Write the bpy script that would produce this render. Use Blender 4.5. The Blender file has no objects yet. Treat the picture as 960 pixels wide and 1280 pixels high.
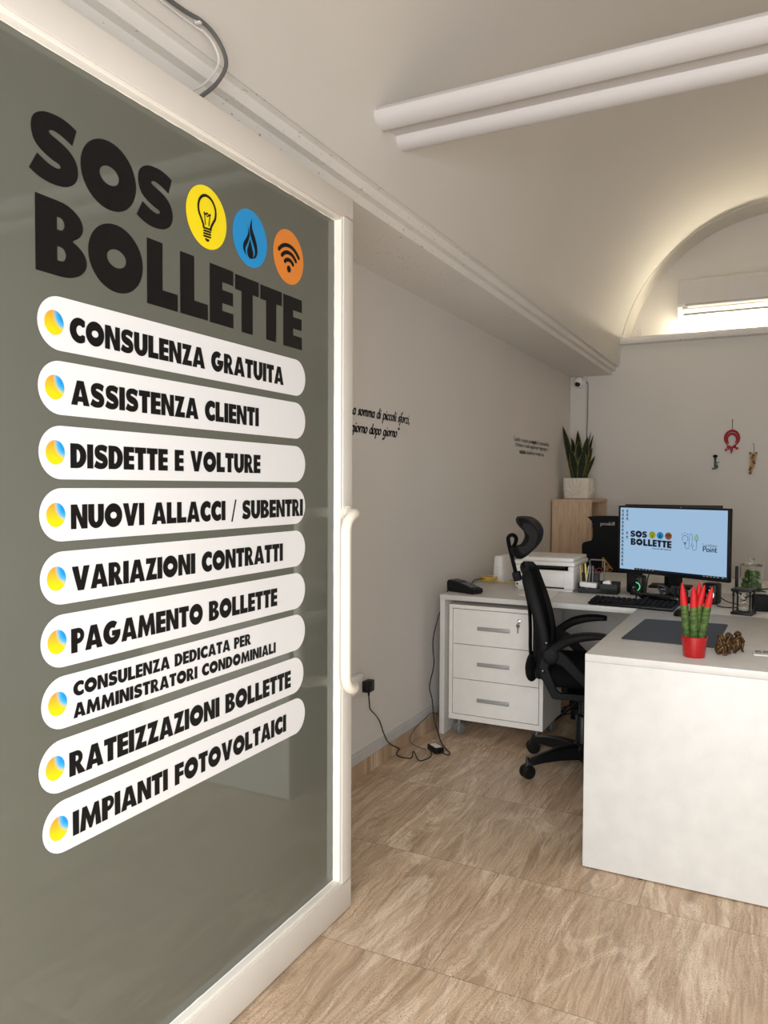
import bpy, bmesh, math, random
from math import sin, cos, pi, radians
from mathutils import Vector, Matrix, Euler
from mathutils.geometry import tessellate_polygon

random.seed(7)
S = bpy.context.scene
COL = S.collection

# ------------------------------------------------------------------ camera, light, exposure
CAM_H = 1.353
YAW, PITCH, ROLL = radians(26.9504), radians(-1.9276), radians(0.26588)
right = Vector((cos(YAW), sin(YAW), 0)); fwd = Vector((-sin(YAW), cos(YAW), 0)); up = Vector((0, 0, 1))
f2 = fwd * cos(PITCH) + up * sin(PITCH); u2 = up * cos(PITCH) - fwd * sin(PITCH)
r3 = right * cos(ROLL) + u2 * sin(ROLL); u3 = u2 * cos(ROLL) - right * sin(ROLL)
cd = bpy.data.cameras.new('camera'); cam = bpy.data.objects.new('camera', cd); COL.objects.link(cam)
mw = Matrix((r3, u3, -f2)).transposed().to_4x4(); mw.translation = (0, 0, CAM_H)
cam.matrix_world = mw
cd.sensor_fit = 'VERTICAL'; cd.sensor_height = 36.0; cd.lens = 969.155 / 1280 * 36.0
cd.clip_start = 0.02; cd.clip_end = 60
S.camera = cam

w = bpy.data.worlds.new('daylight'); S.world = w; w.use_nodes = True
bg = w.node_tree.nodes['Background']; bg.inputs['Color'].default_value = (0.80, 0.90, 1.0, 1); bg.inputs['Strength'].default_value = 1.0

def area(name, loc, rot, sx, sy, power, col):
    ld = bpy.data.lights.new(name, 'AREA'); ld.shape = 'RECTANGLE'; ld.size = sx; ld.size_y = sy
    ld.energy = power; ld.color = col
    o = bpy.data.objects.new(name, ld); COL.objects.link(o); o.location = loc; o.rotation_euler = rot
    return o
# overcast daylight coming in through the open shop front behind the camera
area('shopfront_daylight', (0.05, -0.72, 1.22), (radians(58), 0, 0), 2.3, 1.8, 121.0, (0.975, 0.995, 1.015))

S.view_settings.view_transform = 'Standard'; S.view_settings.look = 'None'
S.view_settings.exposure = 0.0; S.view_settings.gamma = 1.0; S.view_settings.use_curve_mapping = False
S.cycles.use_denoising = True
S.cycles.diffuse_bounces = 8; S.cycles.max_bounces = 16

# ------------------------------------------------------------------ materials
def lin(c):
    c = c / 255.0
    return c / 12.92 if c <= 0.04045 else ((c + 0.055) / 1.055) ** 2.4
def rgb(c): return (lin(c[0]), lin(c[1]), lin(c[2]), 1)

class NT:
    def __init__(s, name):
        s.m = bpy.data.materials.new(name); s.m.use_nodes = True
        s.t = s.m.node_tree; s.b = s.t.nodes['Principled BSDF']
    def n(s, kind, **kw):
        x = s.t.nodes.new(kind)
        for k, v in kw.items():
            if k.startswith('_'): setattr(x, k[1:], v)
            else: x.inputs[k.replace('__', ' ')].default_value = v
        return x
    def l(s, a, b): s.t.links.new(a, b)
    def math(s, op, a, b=None, c=None):
        x = s.t.nodes.new('ShaderNodeMath'); x.operation = op
        for i, v in enumerate((a, b, c)):
            if v is None: continue
            if isinstance(v, (int, float)): x.inputs[i].default_value = v
            else: s.l(v, x.inputs[i])
        return x.outputs[0]
    def mix(s, f, a, b, blend='MIX'):
        x = s.t.nodes.new('ShaderNodeMix'); x.data_type = 'RGBA'; x.blend_type = blend
        for i, v in ((0, f), (6, a), (7, b)):
            if isinstance(v, (int, float)): x.inputs[i].default_value = v
            elif isinstance(v, tuple): x.inputs[i].default_value = v
            else: s.l(v, x.inputs[i])
        return x.outputs[2]
    def ramp(s, fac, stops, interp='LINEAR'):
        x = s.t.nodes.new('ShaderNodeValToRGB'); r = x.color_ramp; r.interpolation = interp
        while len(r.elements) < len(stops): r.elements.new(0.5)
        for e, (p, c) in zip(r.elements, stops):
            e.position = p; e.color = c if isinstance(c, tuple) else (c, c, c, 1)
        s.l(fac, x.inputs[0]); return x.outputs[0]
    def coords(s, kind='Object', scale=(1, 1, 1)):
        tc = s.t.nodes.new('ShaderNodeTexCoord'); mp = s.t.nodes.new('ShaderNodeMapping')
        mp.inputs['Scale'].default_value = scale; s.l(tc.outputs[kind], mp.inputs[0]); return mp.outputs[0]
    def noise(s, vec, scale, detail=4, rough=0.55, dist=0.0):
        x = s.t.nodes.new('ShaderNodeTexNoise'); x.inputs['Scale'].default_value = scale
        x.inputs['Detail'].default_value = detail; x.inputs['Roughness'].default_value = rough
        x.inputs['Distortion'].default_value = dist
        s.l(vec, x.inputs['Vector']); return x.outputs[0]
    def bump(s, h, strength, dist=0.01):
        x = s.t.nodes.new('ShaderNodeBump'); x.inputs['Strength'].default_value = strength
        x.inputs['Distance'].default_value = dist; s.l(h, x.inputs['Height'])
        s.l(x.outputs[0], s.b.inputs['Normal'])

def pm(name, c, rough=0.5, metal=0.0, var=0.06, vscale=8.0, bump=0.0, bscale=60.0, coat=0.0, spec=0.5):
    t = NT(name); b = t.b
    v = t.coords(); nz = t.noise(v, vscale, 5)
    base = rgb(c); lo = tuple(x * (1 - var) for x in base[:3]) + (1,); hi = tuple(min(1, x * (1 + var)) for x in base[:3]) + (1,)
    t.l(t.ramp(nz, [(0.3, lo), (0.7, hi)]), b.inputs['Base Color'])
    b.inputs['Roughness'].default_value = rough; b.inputs['Metallic'].default_value = metal
    b.inputs['Coat Weight'].default_value = coat; b.inputs['Specular IOR Level'].default_value = spec
    if bump: t.bump(t.noise(v, bscale, 4), bump, 0.004)
    return t.m

def emit(name, c, strength):
    t = NT(name); t.b.inputs['Base Color'].default_value = (0, 0, 0, 1)
    t.b.inputs['Emission Color'].default_value = rgb(c); t.b.inputs['Emission Strength'].default_value = strength
    return t.m

def wall_mat(name, c, stains=False, scuff=False, pits=False):
    t = NT(name); v = t.coords()
    base = rgb(c)
    big = t.noise(v, 1.3, 4)
    col = t.ramp(big, [(0.3, tuple(x * 0.96 for x in base[:3]) + (1,)), (0.7, base)])
    if scuff:
        sp = t.noise(t.coords(scale=(1, 1, 1)), 42, 6, 0.7)
        msk = t.ramp(sp, [(0.66, 0.0), (0.72, 1.0)])
        sx = t.t.nodes.new('ShaderNodeSeparateXYZ'); t.l(v, sx.inputs[0])
        dy = t.math('SUBTRACT', sx.outputs[1], 3.26); dz = t.math('SUBTRACT', sx.outputs[2], 1.02)
        d = t.math('ADD', t.math('MULTIPLY', t.math('MULTIPLY', dy, dy), 30.0), t.math('MULTIPLY', t.math('MULTIPLY', dz, dz), 22.0))
        fall = t.math('SUBTRACT', 1.0, d); fall = t.math('MAXIMUM', fall, 0.0)
        col = t.mix(t.math('MULTIPLY', t.math('MULTIPLY', msk, fall), 0.5), col, rgb((120, 108, 92)))
    if stains:   # damp marks on the plaster under the air conditioner
        sx = t.t.nodes.new('ShaderNodeSeparateXYZ'); t.l(v, sx.inputs[0])
        tot = None
        for (cx, cz, kx, kz) in ((-0.86, 2.76, 260, 130), (-0.56, 2.75, 700, 200), (-1.17, 2.72, 900, 60), (-1.0, 2.685, 300, 4000)):
            dx = t.math('SUBTRACT', sx.outputs[0], cx); dz = t.math('SUBTRACT', sx.outputs[2], cz)
            d = t.math('ADD', t.math('MULTIPLY', t.math('MULTIPLY', dx, dx), kx), t.math('MULTIPLY', t.math('MULTIPLY', dz, dz), kz))
            g = t.math('MAXIMUM', t.math('SUBTRACT', 1.0, d), 0.0)
            tot = g if tot is None else t.math('MAXIMUM', tot, g)
        nz = t.noise(v, 38, 6, 0.7, 0.8)
        msk = t.ramp(nz, [(0.5, 0.0), (0.6, 1.0)])
        col = t.mix(t.math('MULTIPLY', t.math('MULTIPLY', msk, tot), 0.8), col, rgb((120, 98, 62)))
    if pits:
        nz = t.noise(v, 60, 3, 0.6); area_ = t.noise(v, 2.0, 2)
        msk = t.math('MULTIPLY', t.ramp(nz, [(0.66, 0.0), (0.69, 1.0)]), t.ramp(area_, [(0.42, 0.0), (0.55, 1.0)]))
        col = t.mix(t.math('MULTIPLY', msk, 0.75), col, rgb((95, 84, 70)))
    t.l(col, t.b.inputs['Base Color'])
    t.b.inputs['Roughness'].default_value = 0.75; t.b.inputs['Specular IOR Level'].default_value = 0.25
    t.bump(t.noise(v, 26, 6, 0.6), 0.10, 0.006)
    return t.m

def travertine(name, tile=True):
    t = NT(name); tc = t.t.nodes.new('ShaderNodeTexCoord'); sx = t.t.nodes.new('ShaderNodeSeparateXYZ')
    t.l(tc.outputs['Object'], sx.inputs[0]); X, Y, Z = sx.outputs
    TW, TL, X0, Y0 = 0.93, 0.61, -0.845, 1.955
    row = t.math('FLOOR', t.math('DIVIDE', t.math('SUBTRACT', Y, Y0), TL))
    odd = t.math('MODULO', t.math('ABSOLUTE', row), 2.0)
    xs = t.math('DIVIDE', t.math('SUBTRACT', t.math('SUBTRACT', X, X0), t.math('MULTIPLY', odd, TW / 2)), TW)
    colm = t.math('FLOOR', xs)
    fx = t.math('FRACT', xs); fy = t.math('FRACT', t.math('DIVIDE', t.math('SUBTRACT', Y, Y0), TL))
    ex = t.math('MULTIPLY', t.math('MINIMUM', fx, t.math('SUBTRACT', 1.0, fx)), TW)
    ey = t.math('MULTIPLY', t.math('MINIMUM', fy, t.math('SUBTRACT', 1.0, fy)), TL)
    edge = t.math('MINIMUM', ex, ey)
    joint = t.math('LESS_THAN', edge, 0.0011)
    rid = t.math('ADD', t.math('MULTIPLY', row, 7.31), t.math('MULTIPLY', colm, 3.77))
    cmb = t.t.nodes.new('ShaderNodeCombineXYZ')
    t.l(X, cmb.inputs[0]); t.l(t.math('MULTIPLY', Y, 0.30), cmb.inputs[1]); t.l(rid, cmb.inputs[2])
    v = cmb.outputs[0]
    wv = t.t.nodes.new('ShaderNodeCombineXYZ')        # wavy bedding planes running away from the door
    warp = t.noise(v, 2.8, 5, 0.6, 0.5)
    t.l(t.math('ADD', X, t.math('MULTIPLY', warp, 0.20)), wv.inputs[0]); t.l(t.math('MULTIPLY', Y, 0.05), wv.inputs[1]); t.l(rid, wv.inputs[2])
    bands = t.noise(wv.outputs[0], 19, 6, 0.62, 0.1)
    fine = t.noise(wv.outputs[0], 120, 5, 0.6, 0.05)
    grain = t.noise(tc.outputs['Object'], 190, 4, 0.7)
    cloud = t.noise(v, 4.2, 9, 0.70, 1.6)
    murk = t.noise(v, 3.1, 8, 0.72, 1.2)
    c1 = t.ramp(bands, [(0.30, rgb((140, 115, 90))), (0.41, rgb((176, 149, 121))), (0.48, rgb((206, 180, 151))), (0.54, rgb((172, 145, 117))), (0.61, rgb((212, 187, 159))), (0.72, rgb((234, 214, 189)))])
    c2 = t.mix(t.ramp(cloud, [(0.515, 0.0), (0.61, 0.9)]), c1, rgb((232, 212, 186)))
    c2 = t.mix(t.ramp(murk, [(0.36, 0.5), (0.49, 0.0)]), c2, rgb((140, 114, 88)))
    c3 = t.mix(t.ramp(fine, [(0.34, 0.50), (0.50, 0.0)]), c2, rgb((136, 110, 84)))
    c3 = t.mix(t.ramp(fine, [(0.56, 0.0), (0.70, 0.30)]), c3, rgb((232, 212, 186)))
    c3 = t.mix(t.ramp(grain, [(0.36, 0.45), (0.52, 0.0)]), c3, rgb((130, 104, 78)))
    pv = t.t.nodes.new('ShaderNodeCombineXYZ'); t.l(X, pv.inputs[0]); t.l(t.math('MULTIPLY', Y, 0.6), pv.inputs[1])
    pores = t.noise(pv.outputs[0], 260, 3, 0.6)
    where = t.noise(v, 9, 3)
    pmask = t.math('MULTIPLY', t.ramp(pores, [(0.59, 0.0), (0.64, 0.95)]), t.ramp(where, [(0.40, 0.0), (0.54, 1.0)]))
    c3 = t.mix(0.14, c3, rgb((236, 208, 176)))
    c4 = t.mix(pmask, c3, rgb((104, 84, 62)))
    c5 = t.mix(t.math('MULTIPLY', joint, 0.75), c4, rgb((96, 80, 62))) if tile else c4
    t.l(c5, t.b.inputs['Base Color'])
    rr = t.ramp(fine, [(0.3, 0.42), (0.7, 0.27)])
    t.l(rr, t.b.inputs['Roughness'])
    t.bump(t.math('SUBTRACT', t.math('MULTIPLY', fine, 0.4), pmask), 0.12, 0.002)
    return t.m

def wood(name, c1, c2, axis_scale=(14, 14, 1.2)):
    t = NT(name); v = t.coords(scale=axis_scale)
    n1 = t.noise(v, 3.0, 6, 0.6, 0.6)
    t.l(t.ramp(n1, [(0.3, rgb(c1)), (0.7, rgb(c2))]), t.b.inputs['Base Color'])
    t.b.inputs['Roughness'].default_value = 0.5
    return t.m

def clear_glass(name, tint=(1, 1, 1, 1), rough=0.0):
    t = NT(name); b = t.b
    b.inputs['Base Color'].default_value = tint; b.inputs['Transmission Weight'].default_value = 1.0
    b.inputs['Roughness'].default_value = rough; b.inputs['IOR'].default_value = 1.45
    return t.m

def dot_mat():      # printed sun-and-sky bullet: yellow to orange with a blue upper right
    t = NT('bullet_print'); tc = t.t.nodes.new('ShaderNodeTexCoord'); sx = t.t.nodes.new('ShaderNodeSeparateXYZ')
    t.l(tc.outputs['Generated'], sx.inputs[0]); u, v = sx.outputs[1], sx.outputs[2]
    du = t.math('SUBTRACT', u, 1.02); dv = t.math('SUBTRACT', v, 0.92)
    d = t.math('SQRT', t.math('ADD', t.math('MULTIPLY', du, du), t.math('MULTIPLY', t.math('MULTIPLY', dv, dv), 0.75)))
    yel = t.ramp(v, [(0.25, rgb((240, 212, 0))), (0.9, rgb((236, 158, 52)))])
    blue = t.ramp(d, [(0.28, rgb((0, 150, 225))), (0.5, rgb((100, 190, 225)))])
    t.l(t.mix(t.ramp(d, [(0.44, 1.0), (0.60, 0.0)]), yel, blue), t.b.inputs['Base Color'])
    t.b.inputs['Roughness'].default_value = 0.4
    return t.m

def leaf_mat(name, c1, c2, scale=(40, 40, 90)):
    t = NT(name); v = t.coords(scale=(1, 1, 1)); mp = t.coords(scale=(0.35, 0.35, 1))
    n1 = t.noise(mp, 95, 3, 0.6, 0.8)
    t.l(t.ramp(n1, [(0.38, rgb(c1)), (0.62, rgb(c2))]), t.b.inputs['Base Color'])
    t.b.inputs['Roughness'].default_value = 0.6; t.b.inputs['Specular IOR Level'].default_value = 0.25
    return t.m

WALL = wall_mat('wall_paint', (218, 214, 208), scuff=True)
WALLB = wall_mat('back_wall_paint', (218, 214, 208))
LUN = wall_mat('lunette_plaster', (218, 214, 208), stains=True)
CEIL = wall_mat('vault_paint', (218, 214, 208))
TRIM = wall_mat('moulding_paint', (230, 227, 222), pits=True)
BEAMW = wall_mat('tie_beam_paint', (210, 207, 206))
FLOOR = travertine('travertine')
TILE = travertine('travertine_skirting', tile=False)
FRAME = pm('door_enamel', (217, 212, 204), 0.42, var=0.03, vscale=5, bump=0.06, bscale=40)
BEAD = pm('bead_enamel', (240, 236, 226), 0.5, var=0.03, bump=0.12, bscale=50)
HANDLE = pm('handle_enamel', (238, 231, 216), 0.32, var=0.03)
FILM = pm('grey_film_glass', (98, 100, 91), 0.035, var=0.03, vscale=2.0, spec=0.7)
VINYLW = pm('white_vinyl', (229, 230, 231), 0.35, var=0.01, spec=0.4)
VINYLK = pm('black_vinyl', (17, 16, 16), 0.5, var=0.05, spec=0.2)
VY = pm('yellow_vinyl', (250, 226, 10), 0.4, var=0.02)
VB = pm('blue_vinyl', (22, 146, 214), 0.4, var=0.02)
VO = pm('orange_vinyl', (226, 134, 48), 0.4, var=0.02)
DOT = dot_mat()
INK = pm('wall_lettering', (40, 36, 34), 0.7)
INKG = pm('grey_wall_lettering', (72, 66, 60), 0.7)
DESK = pm('white_stone_laminate', (209, 207, 202), 0.42, var=0.045, vscale=14, bump=0.05, bscale=30)
DESKE = pm('white_edge_band', (236, 232, 224), 0.4, var=0.02)
DRAWER = pm('grey_white_laminate', (229, 226, 219), 0.45, var=0.05, vscale=8)
GAP = pm('dark_gap', (40, 38, 35), 0.8)
ALU = pm('brushed_aluminium', (160, 158, 156), 0.4, metal=0.15, var=0.05)
CHROME = pm('chrome', (200, 200, 200), 0.15, metal=1.0, var=0.02)
BLK = pm('black_plastic', (13, 13, 14), 0.42, var=0.1, spec=0.35)
BLKM = pm('matt_black_plastic', (13, 13, 14), 0.62, spec=0.22, var=0.1, bump=0.08, bscale=160)
BLKG = pm('gloss_black_plastic', (12, 12, 13), 0.15, var=0.05)
FAB = pm('black_mesh_fabric', (11, 11, 12), 0.9, spec=0.15, var=0.2, vscale=200, bump=0.3, bscale=400)
LEATH = pm('black_leatherette', (7, 7, 8), 0.6, spec=0.2, var=0.1, bump=0.1, bscale=120)
CABLE = pm('black_cable', (22, 22, 22), 0.5)
CABLEG = pm('grey_cable', (92, 92, 90), 0.5)
CABLEW = pm('white_cable', (205, 203, 200), 0.5)
CABLEY = pm('yellow_cable', (214, 178, 52), 0.5)
WPL = pm('white_plastic', (228, 226, 222), 0.38, var=0.02)
GPL = pm('grey_plastic', (120, 120, 120), 0.45)
DUCT = pm('grey_cable_duct', (192, 192, 190), 0.5)
PAPER = pm('paper', (232, 230, 226), 0.8, var=0.02)
MAT = pm('anthracite_mat', (52, 56, 62), 0.6, var=0.05)
RED = pm('red_glazed_pot', (166, 8, 16), 0.22, var=0.05, coat=0.3)
REDTIP = pm('red_painted_tip', (198, 10, 18), 0.6, var=0.08, vscale=60, bump=0.2, bscale=200)
SNAKEG = leaf_mat('cylindrical_leaf', (44, 70, 28), (92, 114, 56))
LEAFD = leaf_mat('dark_banded_leaf', (12, 22, 10), (34, 48, 26))
LEAFY = leaf_mat('yellow_leaf_margin', (84, 82, 34), (132, 124, 60))
SOIL = pm('soil', (48, 36, 26), 0.95, var=0.3, vscale=60, bump=0.4, bscale=120)
BRONZE = pm('antique_bronze', (84, 60, 33), 0.38, metal=0.6, var=0.55, vscale=75, bump=0.3, bscale=160)
MARBLE = pm('white_carved_plaster', (222, 216, 204), 0.6, var=0.05, vscale=20)
CABW = wood('light_oak_veneer', (184, 152, 120), (220, 190, 158))
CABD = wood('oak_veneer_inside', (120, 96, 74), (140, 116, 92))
GLASS = clear_glass('clear_glass', (0.97, 0.99, 0.97, 1))
SANDW = pm('white_sand', (230, 222, 208), 0.9, bump=0.2, bscale=300)
MOSS = pm('moss_green', (84, 122, 44), 0.8, var=0.5, vscale=60, bump=0.4, bscale=120)
SCREEN = emit('lit_screen', (166, 200, 232), 0.84)
SCRK = pm('screen_dark_ink', (16, 22, 48), 0.5)
SCRG = pm('screen_grey_ink', (90, 104, 130), 0.5)
SCRBL = pm('screen_blue_ink', (50, 130, 200), 0.5)
SCRGR = pm('screen_green_ink', (140, 196, 60), 0.5)
SCRBAR = pm('screen_task_bar', (16, 30, 52), 0.3)
GREENLED = emit('green_led', (90, 240, 150), 1.1)
WHITELED = emit('white_led', (214, 250, 226), 1.6)
TUBE = emit('lamp_tube', (255, 242, 212), 180.0)
AIRC = pm('ac_white_plastic', (206, 203, 200), 0.35, var=0.02)
GOLD = pm('gold_thread', (176, 132, 66), 0.5, metal=0.3)
SILVER = pm('silver_thread', (176, 174, 172), 0.5)
REDB = pm('red_lacquer', (170, 18, 34), 0.3, coat=0.4)
BEIGE = pm('beige_beads', (196, 164, 112), 0.5, var=0.5, vscale=120, bump=0.5, bscale=120)
BROWNB = pm('brown_beads', (112, 82, 50), 0.55, var=0.3, vscale=120)
TEAL = pm('verdigris', (86, 104, 92), 0.5, metal=0.3, var=0.4, vscale=60)
STRING = pm('string', (110, 96, 80), 0.8)
# ------------------------------------------------------------------ mesh building
class MB:
    """collects shapes for ONE mesh object"""
    def __init__(s): s.v = []; s.f = []; s.mi = []; s.m = 0
    def add(s, vs, fs):
        o = len(s.v); s.v += [tuple(p) for p in vs]; s.f += [tuple(i + o for i in f) for f in fs]; s.mi += [s.m] * len(fs)
        return s
    def box(s, x0, x1, y0, y1, z0, z1, rot=None, piv=None):
        vs = [Vector((x, y, z)) for z in (z0, z1) for y in (y0, y1) for x in (x0, x1)]
        if rot is not None:
            p = Vector(piv) if piv else Vector(((x0 + x1) / 2, (y0 + y1) / 2, (z0 + z1) / 2))
            R = Euler(rot).to_matrix(); vs = [R @ (q - p) + p for q in vs]
        return s.add(vs, [(0, 2, 3, 1), (4, 5, 7, 6), (0, 1, 5, 4), (2, 6, 7, 3), (0, 4, 6, 2), (1, 3, 7, 5)])
    def rbox(s, x0, x1, y0, y1, z0, z1, r=0.004, seg=2, rot=None, piv=None):
        bm = bmesh.new(); bmesh.ops.create_cube(bm, size=1)
        for v in bm.verts:
            v.co = Vector((x0 + (v.co.x + .5) * (x1 - x0), y0 + (v.co.y + .5) * (y1 - y0), z0 + (v.co.z + .5) * (z1 - z0)))
        r = min(r, 0.48 * min(abs(x1 - x0), abs(y1 - y0), abs(z1 - z0)))
        bmesh.ops.bevel(bm, geom=bm.edges[:] + bm.verts[:], offset=r, segments=seg, profile=0.5, affect='EDGES')
        if rot is not None:
            p = Vector(piv) if piv else Vector(((x0 + x1) / 2, (y0 + y1) / 2, (z0 + z1) / 2))
            R = Euler(rot).to_matrix()
            for v in bm.verts: v.co = R @ (v.co - p) + p
        return s.bm(bm)
    def bm(s, bm):
        bm.verts.ensure_lookup_table(); bm.verts.index_update()
        s.add([v.co.copy() for v in bm.verts], [tuple(v.index for v in f.verts) for f in bm.faces]); bm.free(); return s
    def tube(s, pts, r, seg=8, cap=True, flat=None):
        """sweep a circle (or a flat ellipse: flat=(a,b)) along pts; r may be a list"""
        pts = [Vector(p) for p in pts]; n = len(pts); rs = r if isinstance(r, (list, tuple)) else [r] * n
        vs = []; prev = None
        for i, p in enumerate(pts):
            t = (pts[min(i + 1, n - 1)] - pts[max(i - 1, 0)])
            t = t.normalized() if t.length > 1e-9 else Vector((0, 0, 1))
            if prev is None:
                a = Vector((0, 0, 1)) if abs(t.z) < 0.9 else Vector((1, 0, 0))
                x = t.cross(a).normalized()
            else:
                x = (prev - t * prev.dot(t)); x = x.normalized() if x.length > 1e-6 else t.orthogonal().normalized()
            prev = x; y = t.cross(x)
            for k in range(seg):
                a = 2 * pi * k / seg
                ea, eb = flat if flat else (1, 1)
                vs.append(p + (x * cos(a) * ea + y * sin(a) * eb) * rs[i])
        fs = []
        for i in range(n - 1):
            for k in range(seg):
                fs.append((i * seg + k, i * seg + (k + 1) % seg, (i + 1) * seg + (k + 1) % seg, (i + 1) * seg + k))
        if cap:
            fs.append(tuple(range(seg))[::-1]); fs.append(tuple((n - 1) * seg + k for k in range(seg)))
        return s.add(vs, fs)
    def lathe(s, prof, c=(0, 0, 0), seg=24, axis='Z', sx=1.0, sy=1.0, cap=True):
        c = Vector(c); vs = []
        for r, z in prof:
            for k in range(seg):
                a = 2 * pi * k / seg
                p = Vector((r * cos(a) * sx, r * sin(a) * sy, z))
                if axis == 'Y': p = Vector((p.x, -p.z, p.y))
                elif axis == 'X': p = Vector((p.z, p.x, p.y))
                vs.append(p + c)
        n = len(prof); fs = []
        for i in range(n - 1):
            for k in range(seg):
                fs.append((i * seg + k, i * seg + (k + 1) % seg, (i + 1) * seg + (k + 1) % seg, (i + 1) * seg + k))
        if cap:
            fs.append(tuple(range(seg))[::-1]); fs.append(tuple((n - 1) * seg + k for k in range(seg)))
        return s.add(vs, fs)
    def ball(s, c, r, seg=14, rings=9, rot=None):
        rx, ry, rz = r if isinstance(r, (tuple, list)) else (r, r, r)
        c = Vector(c); R = Euler(rot).to_matrix() if rot else Matrix.Identity(3); vs = []
        for i in range(1, rings):
            t = pi * i / rings
            for k in range(seg):
                a = 2 * pi * k / seg
                vs.append(c + R @ Vector((rx * sin(t) * cos(a), ry * sin(t) * sin(a), -rz * cos(t))))
        b = len(vs); vs.append(c + R @ Vector((0, 0, -rz))); vs.append(c + R @ Vector((0, 0, rz)))
        fs = []
        for i in range(rings - 2):
            for k in range(seg):
                fs.append((i * seg + k, i * seg + (k + 1) % seg, (i + 1) * seg + (k + 1) % seg, (i + 1) * seg + k))
        for k in range(seg):
            fs.append((b, (k + 1) % seg, k)); fs.append((b + 1, (rings - 2) * seg + k, (rings - 2) * seg + (k + 1) % seg))
        return s.add(vs, fs)
    def prism(s, poly, m0, m1, holes=()):
        """poly (2D) extruded: m0, m1 map (u,v) to the two end planes"""
        loops = [list(poly)] + [list(h) for h in holes]
        tris = tessellate_polygon([[Vector((p[0], p[1], 0)) for p in l] for l in loops])
        flat_ = [p for l in loops for p in l]; n = len(flat_)
        vs = [m0(*p) for p in flat_] + [m1(*p) for p in flat_]
        fs = [tuple(t) for t in tris] + [tuple(i + n for i in t)[::-1] for t in tris]
        o = 0
        for l in loops:
            k = len(l)
            for i in range(k): fs.append((o + i, o + (i + 1) % k, n + o + (i + 1) % k, n + o + i))
            o += k
        return s.add(vs, fs)
    def face2d(s, loops, mp):
        """flat polygon with holes; loops[0] is the outline"""
        tris = tessellate_polygon([[Vector((p[0], p[1], 0)) for p in l] for l in loops])
        fl = [p for l in loops for p in l]
        fs = []
        for t in tris:
            a, b, c = (fl[i] for i in t)
            if (b[0] - a[0]) * (c[1] - a[1]) - (b[1] - a[1]) * (c[0] - a[0]) < 0: t = t[::-1]
            fs.append(tuple(t))
        return s.add([mp(*p) for p in fl], fs)
    def grid(s, P, flip=False):
        n, m = len(P), len(P[0]); vs = [p for r in P for p in r]; fs = []
        for i in range(n - 1):
            for j in range(m - 1):
                q = (i * m + j, i * m + j + 1, (i + 1) * m + j + 1, (i + 1) * m + j)
                fs.append(q[::-1] if flip else q)
        return s.add(vs, fs)

def smooth_path(pts, n=8):
    P = [Vector(p) for p in pts]; out = []
    for i in range(len(P) - 1):
        a = P[max(i - 1, 0)]; b = P[i]; c = P[i + 1]; d = P[min(i + 2, len(P) - 1)]
        for k in range(n):
            t = k / n
            out.append(0.5 * ((2 * b) + (c - a) * t + (2 * a - 5 * b + 4 * c - d) * t * t + (3 * b - 3 * c + d - a) * t ** 3))
    out.append(P[-1]); return out

FR = {}      # frame offset of every part inside its thing
def mesh_obj(name, mb, mats, smooth=False, fix=True):
    me = bpy.data.meshes.new(name); me.from_pydata([tuple(v) for v in mb.v], [], mb.f)
    if not isinstance(mats, (list, tuple)): mats = [mats]
    for m in mats: me.materials.append(m)
    for p, i in zip(me.polygons, mb.mi): p.material_index = i
    if fix:
        bm = bmesh.new(); bm.from_mesh(me); bmesh.ops.recalc_face_normals(bm, faces=bm.faces[:]); bm.to_mesh(me); bm.free()
    if smooth:
        for p in me.polygons: p.use_smooth = True
        me.set_sharp_from_angle(angle=radians(42))
    o = bpy.data.objects.new(name, me); COL.objects.link(o); return o

def part(name, mb, mats, parent, smooth=False, label=None, fix=True, bevel=0, stuff=False):
    """a part of a thing: mesh given in the thing's own frame, its origin moved to its own middle"""
    xs = [v[0] for v in mb.v]; ys = [v[1] for v in mb.v]; zs = [v[2] for v in mb.v]
    c = Vector(((min(xs) + max(xs)) / 2, (min(ys) + max(ys)) / 2, (min(zs) + max(zs)) / 2))
    mb.v = [(v[0] - c.x, v[1] - c.y, v[2] - c.z) for v in mb.v]
    o = mesh_obj(name, mb, mats, smooth, fix)
    o.parent = parent; o.location = c - FR.get(parent.name, Vector((0, 0, 0))); FR[o.name] = c
    if label: o['label'] = label
    if stuff: o['kind'] = 'stuff'
    if bevel:
        m = o.modifiers.new('bevel', 'BEVEL'); m.width = bevel; m.segments = 2; m.limit_method = 'ANGLE'; m.angle_limit = radians(50)
    return o

def tag(o, label, cat, group=None, kind=None):
    o['label'] = label; o['category'] = cat
    if group: o['group'] = group
    if kind: o['kind'] = kind
    return o

def thing(name, label, cat, loc=(0, 0, 0), rz=0.0, group=None, kind=None):
    o = bpy.data.objects.new(name, None); COL.objects.link(o); o.empty_display_size = 0.05
    o.location = loc; o.rotation_euler = (0, 0, rz); FR[o.name] = Vector((0, 0, 0))
    return tag(o, label, cat, group, kind)

def single(name, mb, mats, label, cat, smooth=False, group=None, kind=None, fix=True, bevel=0):
    """a thing that is one mesh, given in world coordinates; its origin goes to its base"""
    xs = [v[0] for v in mb.v]; ys = [v[1] for v in mb.v]; zs = [v[2] for v in mb.v]
    c = Vector(((min(xs) + max(xs)) / 2, (min(ys) + max(ys)) / 2, min(zs)))
    if kind == 'structure': c = Vector((0, 0, 0))
    mb.v = [(v[0] - c.x, v[1] - c.y, v[2] - c.z) for v in mb.v]
    o = mesh_obj(name, mb, mats, smooth, fix); o.location = c; FR[o.name] = c
    if bevel:
        m = o.modifiers.new('bevel', 'BEVEL'); m.width = bevel; m.segments = 2; m.limit_method = 'ANGLE'; m.angle_limit = radians(50)
    return tag(o, label, cat, group, kind)

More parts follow.
